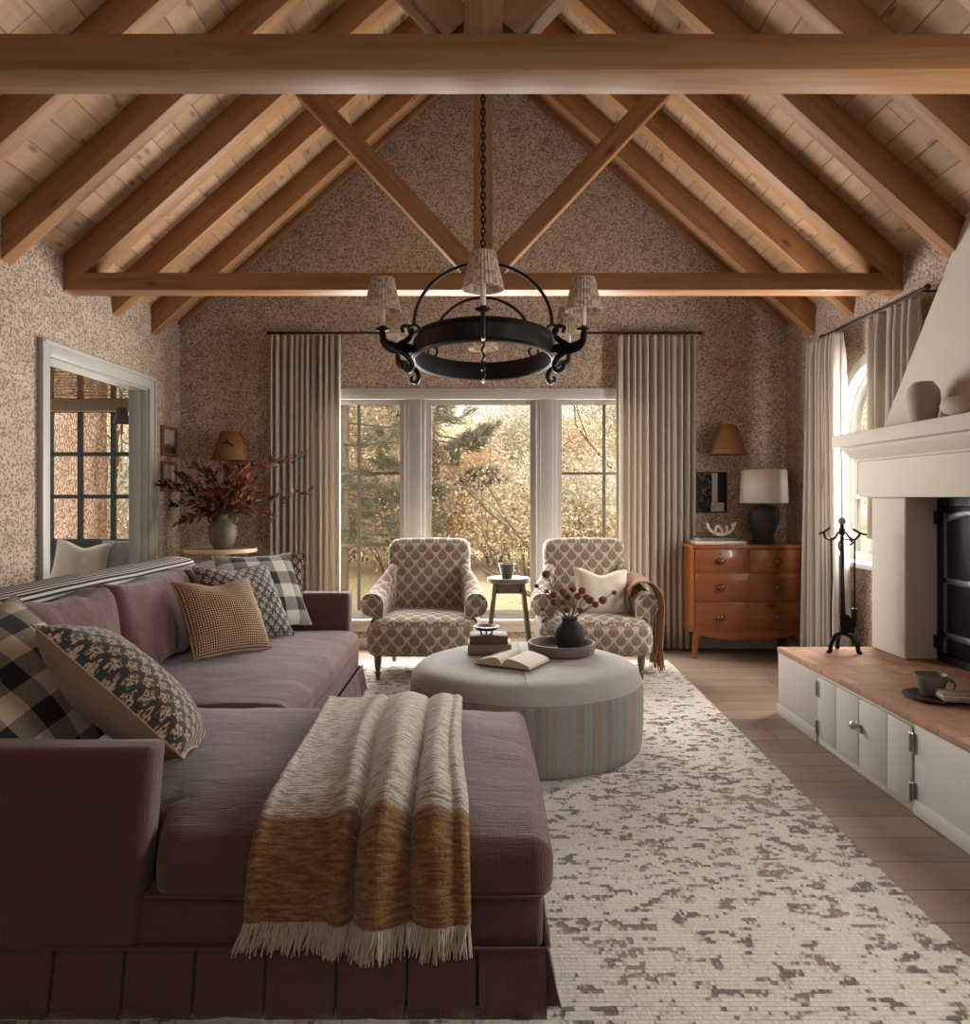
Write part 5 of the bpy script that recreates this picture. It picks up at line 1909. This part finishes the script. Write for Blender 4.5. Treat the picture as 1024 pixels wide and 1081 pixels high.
# plate, cup, folded napkin on the hearth
pt = thing('round_plate', (1.985, 3.33, HZ), 'dark round plate on the terracotta hearth top, under the grey cup', 'plate')
bm = BM()
lathe(bm, [(0, 0), (.09, 0), (.125, .010), (.130, .016), (.124, .016), (.09, .006), (0, .006)], 48)
obj('plate', bm, M['plate'], pt)
cp = thing('coffee_cup', (1.985, 3.36, HZ + .0065), 'grey stoneware coffee cup on the dark plate', 'cup')
bm = BM()
lathe(bm, [(0, 0), (.034, 0), (.040, .008), (.055, .04), (.066, .085), (.068, .096), (.064, .096), (.060, .085), (.048, .04), (.03, .012), (0, .012)], 40)
obj('bowl', bm, M['grey_cup'], cp, smooth=60)
obj('handle', tb(spline([(.060, -.01, .066), (.082, -.012, .070), (.098, -.014, .050), (.088, -.012, .026), (.050, -.008, .026)], 5), .006, n=8), M['grey_cup'], cp, smooth=60)
def napkin():
    b = B('striped_napkin')
    u, v = b.uv()
    st = ((v * 240).sin()).ss(.2, .6)
    return b.out(b.mix(st * .7, (.48, .43, .37), (.10, .085, .07)), .95, spec=.05)
nk = napkin()
bm = BM()
for k in range(4):
    softbox(bm, -.085, .085, -.055 + k * .004, .055 - k * .003, k * .0085, k * .0085 + .008, r=.004, step=.03, amp=.004, scale=9, seed=k)
bmesh.ops.rotate(bm, verts=bm.verts, matrix=Matrix.Rotation(R(-12), 3, 'Z'))
o = obj('folded_napkin', bm, nk, smooth=60)
o.location = (2.045, 3.24, HZ + .017)
tag(o, 'folded striped linen napkin beside the grey cup on the hearth', 'napkin')

# ------------------------------------------------------------------ chandelier
CY = 3.91
chd = thing('chandelier', (0, CY, 1.972), 'black wrought iron ring chandelier with six small pleated shades', 'chandelier')
RX, RY, RH = .362, .565, .105
bm = BM()
lathe(bm, [(1.0, 0), (1.02, .006), (1.0, .016), (1.0, .085), (1.035, .097), (1.02, .107), (.985, .105), (.965, .10), (.965, .004), (1.0, 0)], 96)
for v_ in bm.verts: v_.co.x *= RX; v_.co.y *= RY
ring = obj('ring_band', bm, bi, chd, smooth=40)
bm = BM()
tube(bm, [(RX * .985 * cos(2 * pi * i / 96), RY * .985 * sin(2 * pi * i / 96), .0) for i in range(96)], .005, n=6, closed=True)
obj('rim', bm, M['iron_rim'], ring, smooth=60)
hooks = []
for sx in (-1, 1):
    for y in (-.20, .35):
        x = sx * RX * sqrt(1 - (y / RY) ** 2)
        bm = BM()
        tube(bm, [(x + .026 * cos(2 * pi * i / 20), y, RH + .022 + .026 * sin(2 * pi * i / 20)) for i in range(20)], .0065, n=8, closed=True)
        obj('hook', bm, bi, chd, smooth=60)
        hooks.append((x, y))
for y, top in ((-.20, .455), (.35, .43)):
    hx = RX * sqrt(1 - (y / RY) ** 2)
    pts = [(-hx * cos(pi * i / 28), y, RH + .045 + (top - RH - .045) * sin(pi * i / 28)) for i in range(29)]
    obj('arch', tb(pts, .0085, n=8), bi, chd, smooth=60)
obj('spreader_bar', tb([(0, -.20, .455), (0, 0, .462), (0, .35, .43)], .009, n=8), bi, chd)
bm = BM()
tw_ = [(0.006 * sin(i * .9), .0, .46 - .5 * i / 60) for i in range(61)]
tube(bm, tw_, [.006 + .0015 * sin(i * 1.4) for i in range(61)], n=6)
tube(bm, [(0, 0, -.04), (.004, 0, -.06), (0, 0, -.085)], [.008, .011, .004], n=8)
obj('twisted_rod', bm, bi, chd)
bm = BM()
z = .47
k = 0
while z < 2.95:
    pts = [(.009 * cos(2 * pi * i / 14), .0, z + .022 + .022 * sin(2 * pi * i / 14)) for i in range(14)]
    if k % 2: pts = [(0, p[0], p[2]) for p in pts]
    tube(bm, pts, .0050, n=5, closed=True)
    z += .031; k += 1
obj('chain', bm, bi, chd, smooth=60)
def chandelier_arm(ang, ex, ey):
    """scrolled bracket, candle cup, candle and shade at the end (ex, ey)"""
    d = Vector((ex, ey, 0))
    # nearest point on the oval band
    th = math.atan2(ey / RY, ex / RX)
    if abs(ex) > .1: th = math.atan2(ey * .80 / RY, ex / RX)
    b0 = Vector((RX * cos(th), RY * sin(th), 0))
    dv = (d - b0)
    L = dv.length
    dv.normalize()
    q = lambda s, z_: tuple(b0 + dv * (L * s) + Vector((0, 0, z_)))
    bm = BM()
    if abs(ex) > .1:
        tube(bm, spline([q(.0, .045), q(.22, .040), q(.52, .032), q(.82, .040), q(.98, .065), q(1.0, .110)], 6), [.018 + .010 * sin(pi * min(1, i / 26)) for i in range(31)], n=10, flat=.5, up=(0, 0, 1))
        tube(bm, spline([q(.62, .035), q(.38, .060), q(.18, .085), q(.02, .120), q(.16, .150), q(.36, .140), q(.32, .115)], 6), [.017 - .008 * i / 36 for i in range(37)], n=8)
        tube(bm, spline([q(.60, .028), q(.34, .015), q(.12, -.010), q(.02, -.045), q(.14, -.070), q(.34, -.058), q(.30, -.035)], 6), [.017 - .008 * i / 36 for i in range(37)], n=8)
    else:
        tube(bm, spline([q(.0, .012), q(.5, .0), q(.95, .020), q(1.0, .110)], 6), .010, n=8)
        tube(bm, spline([q(.0, .09), q(.4, .075), q(1.0, .095)], 6), .007, n=8)
    a = obj('arm', bm, bi, chd, smooth=60)
    bm = BM()
    lathe(bm, [(0, .100), (.010, .102), (.034, .112), (.036, .118), (.014, .116), (.013, .13), (0, .13)], 20, c=(ex, ey, 0))
    obj('candle_cup', bm, bi, a, smooth=50)
    bm = BM()
    lathe(bm, [(0, .118), (.0125, .118), (.0125, .225), (0, .228)], 16, c=(ex, ey, 0))
    obj('candle', bm, M['candle'], a, smooth=50)
    bm = BM()
    n = 120
    rows = []
    for r_, z_ in ((.090, .200), (.0885, .205), (.055, .352), (.0535, .360)):
        rows.append([bm.verts.new((ex + (r_ * (1 + .018 * (1 if i % 4 < 2 else -1))) * cos(2 * pi * i / n), ey + (r_ * (1 + .018 * (1 if i % 4 < 2 else -1))) * sin(2 * pi * i / n), z_)) for i in range(n)])
    uvl = bm.loops.layers.uv.verify()
    for ra, rb, za, zb in zip(rows[:-1], rows[1:], (.200, .205, .352), (.205, .352, .36)):
        for i in range(n):
            f = bm.faces.new((ra[i], ra[(i + 1) % n], rb[(i + 1) % n], rb[i]))
            for l, (uu, zz) in zip(f.loops, ((i, za), (i + 1, za), (i + 1, zb), (i, zb))): l[uvl].uv = (uu / n, zz + ang)
    s_ = obj('lamp_shade', bm, M['pleated'], a, uv=False, smooth=70)
    md = s_.modifiers.new('solid', 'SOLIDIFY'); md.thickness = .003
for ang, ex, ey in ((0, 0, -.66), (1, -.482, -.275), (2, .482, -.275), (3, -.475, .30), (4, .475, .30), (5, 0, .66)):
    chandelier_arm(ang, ex, ey)

# ------------------------------------------------------------------ sunroom furniture seen through the doorway
wb = thing('window_bench', (-3.7, 6.1, 0), 'dark slate window bench in the sunroom beyond the doorway', 'bench')
obj('base', bx(-4.78, -XW - .13, 5.80, YB - .05, 0, .46, .004), M['sunroom_paint'], wb, world=True)
obj('seat_cushion', soft(-4.76, -XW - .14, 5.79, YB - .06, .46, .565, r=.03, step=.1, crown=.01), M['cream_linen'], wb, world=True)
pillow('bench_pillow', (-3.235, 6.10, .745), (.96, .12, -.08), (.06, .30, .92), .44, .38, .16, M['cream_linen'], seed=21, dent=.05,
       label='cream linen pillow on the sunroom bench, seen through the doorway', cat='pillow', group='pillows on the sunroom bench')
pillow('bench_pillow', (-2.945, 6.19, .755), (.93, .10, .0), (.05, .28, .92), .36, .37, .14, M['grey_linen'], seed=22,
       label='grey linen pillow at the right end of the sunroom bench, behind the doorway jamb', cat='pillow', group='pillows on the sunroom bench')
bs = thing('bamboo_shade', (-3.30, YB - .06, 2.0), 'woven bamboo roman shade drawn up over the sunroom window', 'window shade')
bm = BM()
for i in range(34):
    z = 2.09 + i * .0118
    tube(bm, [(SWX0 - .03 + .2 * k, YB - .055 + rng.uniform(-.002, .002), z + rng.uniform(-.0015, .0015)) for k in range(6)], .0042, n=5)
obj('slats', bm, M['bamboo'], bs, world=True)
bm = BM()
for i in range(5):
    softbox(bm, SWX0 - .035, SWX1 + .10, YB - .095 + i * .004, YB - .060 + i * .002, 2.0 + i * .004, 2.112 - i * .002, r=.012, step=.15)
obj('rolled_hem', bm, plain('tan_valance', (.28, .19, .11), .8, var=.2, sc=20), bs, world=True)
ss = thing('wall_sconce', (-2.90, 6.08, 1.735), 'dark shaded brass candle sconce inside the sunroom', 'wall light')
bm = BM()
lathe(bm, [(.066, .135), (.036, .265)], 32, c=(0, 0, 0))
o = obj('shade', bm, M['shade_dark'], ss, smooth=60)
md = o.modifiers.new('solid', 'SOLIDIFY'); md.thickness = .003
obj('candle', tb([(0, 0, .05), (0, 0, .19)], .011, n=10), M['brass'], ss)
obj('arm', tb(spline([(.195, 0, .02), (.14, 0, -.03), (.06, 0, -.03), (.0, 0, .0), (0, 0, .05)], 5), .006, n=8), M['brass'], ss)
obj('backplate', bx(.186, .198, -.03, .03, -.04, .10, .004), M['brass'], ss)

# ------------------------------------------------------------------ outdoors
bm = BM()
nx, ny = 40, 40
g = {}
for i in range(nx + 1):
    for j in range(ny + 1):
        x = -45 + 90 * i / nx
        y = YB + .17 + 75 * (j / ny) ** 1.6
        z = -.45 + max(0, y - 9) * .02 + max(0, y - 26) * .16 + mn.noise(Vector((x * .1, y * .1, 0))) * min(.6, max(0, y - 9) * .06)
        g[i, j] = bm.verts.new((x, y, z))
for i in range(nx):
    for j in range(ny): bm.faces.new((g[i, j], g[i + 1, j], g[i + 1, j + 1], g[i, j + 1]))
bmesh.ops.recalc_face_normals(bm, faces=bm.faces)
o = struct('ground', bm, M['ground'], smooth=80, origin=(0, 20, -.5))
if o.data.polygons[0].normal.z < 0: o.data.flip_normals()

tr_rng = random.Random(21)
def grow(bm, tips, p, d, L, r, depth, rr, bend, spread, kids=3):
    pts, rad = [Vector(p)], [r]
    q, dd = Vector(p), Vector(d).normalized()
    for i in range(4):
        dd = (dd + Vector((rr.uniform(-1, 1), rr.uniform(-1, 1), rr.uniform(-1, 1))) * .13 + Vector(bend) * .10).normalized()
        q = q + dd * (L / 4)
        pts.append(q.copy()); rad.append(r * (1 - .13 * (i + 1)))
        if depth <= 1: tips.append((q.copy(), dd.copy()))
    tube(bm, pts, rad, n=6 if depth > 2 else 4, cap=False)
    if depth == 0: return
    for k in range(kids):
        i = 4 if k == 0 else rr.choice((2, 3, 4))
        v3 = Vector((rr.uniform(-1, 1), rr.uniform(-1, 1), rr.uniform(-.6, 1)))
        grow(bm, tips, pts[i], dd + v3 * spread, L * rr.uniform(.6, .82), rad[i] * (.78 if k == 0 else .64), depth - 1, rr, bend, spread, kids)

def tree(name, base, d, L, r, depth, label, group, leafm, nl, ls, bend=(0, 0, .6), spread=.75, kids=3, seed=1, bark=None, jit=.12, wid=.5):
    rr = random.Random(seed)
    t = thing(name, base, label, 'tree', group)
    bm = BM(); tips = []
    grow(bm, tips, base, d, L, r, depth, rr, bend, spread, kids)
    obj('trunk', bm, bark or M['bark'], t, smooth=60, world=True)
    if nl:
        bm = BM()
        lay = bm.verts.layers.float.new('leaf')
        for i in range(nl):
            p, dd = rr.choice(tips)
            p = p + Vector((rr.gauss(0, jit), rr.gauss(0, jit), rr.gauss(0, jit)))
            s = ls * rr.uniform(.6, 1.3)
            leaf(bm, lay, p, (rr.uniform(-1, 1), rr.uniform(-1, 1), rr.uniform(-1, .5)), s, s * wid, rr.random(), rr)
        obj('foliage', bm, leafm, t, smooth=0, world=True)
    return t
GT = 'autumn trees beyond the windows'
tree('fan_tree', (1.75, 12.6, -.6), (-.60, .05, .70), 1.7, .060, 6, 'leaning tree with fanned bare branches and sparse orange leaves outside the middle pane', GT, M['leaf_gold'], 3500, .055, bend=(-.22, 0, .5), spread=.55, kids=3, seed=4, jit=.2)
tree('fan_tree', (1.2, 10.6, -.3), (-.95, .1, .45), 1.3, .05, 4, 'low bare-branched shrub spreading left at the bottom of the middle pane', GT, M['leaf_tan'], 250, .05, bend=(-.3, 0, .25), spread=.55, seed=9)
tree('birch_tree', (3.0, 14.5, -.5), (.0, 0, 1), 2.0, .08, 5, 'golden tree outside the right hand sash of the back window', GT, M['leaf_gold'], 14000, .08, seed=12, jit=.28)
tree('maple_tree', (-.9, 17.5, -.2), (.05, 0, 1), .95, .07, 5, 'orange leaved tree standing behind the pine outside the middle pane', GT, M['leaf_orange'], 14000, .085, seed=15, jit=.32)
tree('maple_tree', (-3.4, 18, -.2), (.05, 0, 1), 1.8, .09, 5, 'straw coloured tree behind the pine outside the left sash', GT, M['leaf_tan'], 13000, .085, seed=18, jit=.32)

def pine(base, h, r, label, seed, nb=34, bl=2.0, need=15000, zmin=.15):
    rr = random.Random(seed)
    t = thing('pine_tree', base, label, 'tree', GT)
    bm = BM(); B0 = Vector(base)
    tube(bm, [B0, B0 + Vector((.03, 0, h * .5)), B0 + Vector((0, .02, h))], [r, r * .75, r * .2], n=10, cap=False)
    tips = []
    for i in range(nb):
        z = h * (zmin + (.97 - zmin) * i / nb)
        a = rr.uniform(0, 2 * pi)
        L = bl * (1 - .65 * i / nb) * rr.uniform(.7, 1.15)
        d = Vector((cos(a), sin(a), -.05))
        p = B0 + Vector((0, 0, z))
        pts = [p, p + d * L * .4 + Vector((0, 0, -.04)), p + d * L * .75 + Vector((0, 0, .02)), p + d * L + Vector((0, 0, .16))]
        tube(bm, pts, [r * .22, r * .14, r * .08, .006], n=5, cap=False)
        for k in range(9):
            tt = .35 + .65 * k / 8
            q = pts[1].lerp(pts[3], max(0, (tt - .35) / .65))
            sd = Vector((-d.y, d.x, 0)) * rr.choice((-1, 1)) * L * .28 * (1.1 - tt) + d * .12 + Vector((0, 0, rr.uniform(-.05, .14)))
            tube(bm, [q, q + sd], [.010, .004], n=4, cap=False)
            for m_ in range(4): tips.append((q + sd * (m_ + 1) / 4, sd.normalized()))
    obj('trunk', bm, M['bark'], t, smooth=60, world=True)
    bm = BM(); lay = bm.verts.layers.float.new('leaf')
    for i in range(need):
        p, dd = rr.choice(tips)
        leaf(bm, lay, p + Vector((rr.gauss(0, .03), rr.gauss(0, .03), rr.gauss(0, .03))), dd + Vector((rr.uniform(-1, 1), rr.uniform(-1, 1), rr.uniform(-.5, 1.1))) * .8, rr.uniform(.10, .17), .010, rr.random(), rr)
    obj('foliage', bm, M['needles'], t, smooth=0, world=True)
pine((-2.05, 11.0, -.5), 7.5, .10, 'pine with drooping grey green boughs outside the left sash of the back window', 5, nb=60, bl=2.1, need=42000)
pine((-.90, 14.0, -.4), 4.3, .09, 'darker pine whose tip shows at the upper left of the middle pane', 8, nb=30, bl=1.5, need=18000, zmin=.3)
GW = 'hillside trees far beyond the windows'
cols = [M['leaf_gold'], M['leaf_tan'], M['leaf_orange'], M['leaf_tan']]
names = ['golden', 'straw coloured', 'orange', 'pale tan']
hr = random.Random(3)
for i in range(18):
    x = -13.5 + 1.6 * i + hr.uniform(-.8, .8)
    y = hr.uniform(19, 27)
    z = -.45 + (y - 9) * .02 - .3
    if -2.6 < x < .3: x += 3.2 if x > -1 else -2.2
    tree('hillside_tree', (x, y, z), (0, 0, 1), hr.uniform(1.25, 1.8), .09, 4, f'{names[i % 4]} tree of the wooded hillside far beyond the windows', GW, cols[i % 4], 9000, .13, seed=40 + i, jit=.5, spread=.8)
GS = 'autumn shrubs at the garden edge'
kinds = [('golden leaved', M['leaf_gold']), ('straw coloured', M['leaf_tan']), ('pale orange', M['leaf_orange']), ('straw coloured', M['leaf_tan'])]
sr = random.Random(12)
def shrub(base, hgt, kind, seed, nl=5200):
    rr = random.Random(seed)
    nm, lm = kind
    t = thing('garden_shrub', base, f'{nm} autumn shrub at the edge of the garden behind the window', 'shrub', GS)
    bm = BM(); tips = []
    for k in range(6):
        a = rr.uniform(0, 2 * pi)
        grow(bm, tips, base, (cos(a) * .55, sin(a) * .55, 1), hgt * .42, .022, 3, rr, (0, 0, .3), .7, 3)
    obj('stems', bm, M['bark'], t, smooth=60, world=True)
    bm = BM(); lay = bm.verts.layers.float.new('leaf')
    for i in range(nl):
        p, dd = rr.choice(tips)
        p = p + Vector((rr.gauss(0, .22), rr.gauss(0, .22), rr.gauss(0, .25)))
        p.z = max(base[2] + .05, p.z)
        s_ = rr.uniform(.05, .10)
        leaf(bm, lay, p, (rr.uniform(-1, 1), rr.uniform(-1, 1), rr.uniform(-1, .6)), s_, s_ * .55, rr.random(), rr)
    obj('foliage', bm, lm, t, smooth=0, world=True)
for i in range(15):
    y = sr.uniform(13.5, 18.5)
    x = (-.30 + .60 * i / 14) * y * .95 + sr.uniform(-.3, .3)
    shrub((x, y, -.45 + (y - 9) * .02), sr.uniform(1.5, 2.6), kinds[i % 4], 300 + i)
for i in range(3):
    shrub((-7.2 + 1.3 * i, 12.0 + .4 * i, -.4), 2.0, kinds[i], 400 + i)
# outside the sunroom window
bk_rng = random.Random(2)
t = thing('furrowed_trunk_tree', (-5.35, 9.6, -.5), 'thick furrowed pinkish tree trunk close outside the sunroom window', 'tree', GT)
bm = BM()
rows = []
n = 56
for k in range(41):
    z = -.5 + 5.5 * k / 40
    row = []
    for i in range(n):
        a = 2 * pi * i / n
        rr_ = .52 + .05 * mn.noise(Vector((cos(a) * 7, sin(a) * 7, z * 1.1))) + .03 * mn.noise(Vector((cos(a) * 16, sin(a) * 16, z * 4))) + .10 * max(0, .4 - z) ** 2
        row.append(bm.verts.new((-5.35 + rr_ * cos(a), 9.6 + rr_ * sin(a), z)))
    rows.append(row)
for a, b in zip(rows[:-1], rows[1:]): ringface(bm, a, b)
bmesh.ops.recalc_face_normals(bm, faces=bm.faces)
obj('trunk', bm, M['bark_red'], t, smooth=60, world=True)
tree('maple_tree', (-5.0, 13.0, -.4), (.1, 0, 1), 2.0, .14, 5, 'bright golden orange tree outside the sunroom window, behind the thick trunk', GT, M['leaf_gold'], 13000, .08, seed=33, jit=.3)
tree('maple_tree', (-6.9, 13.5, -.4), (.1, 0, 1), 2.0, .14, 5, 'tawny tree outside the sunroom window, left of the thick trunk', GT, M['leaf_orange'], 10000, .085, seed=36, jit=.3)
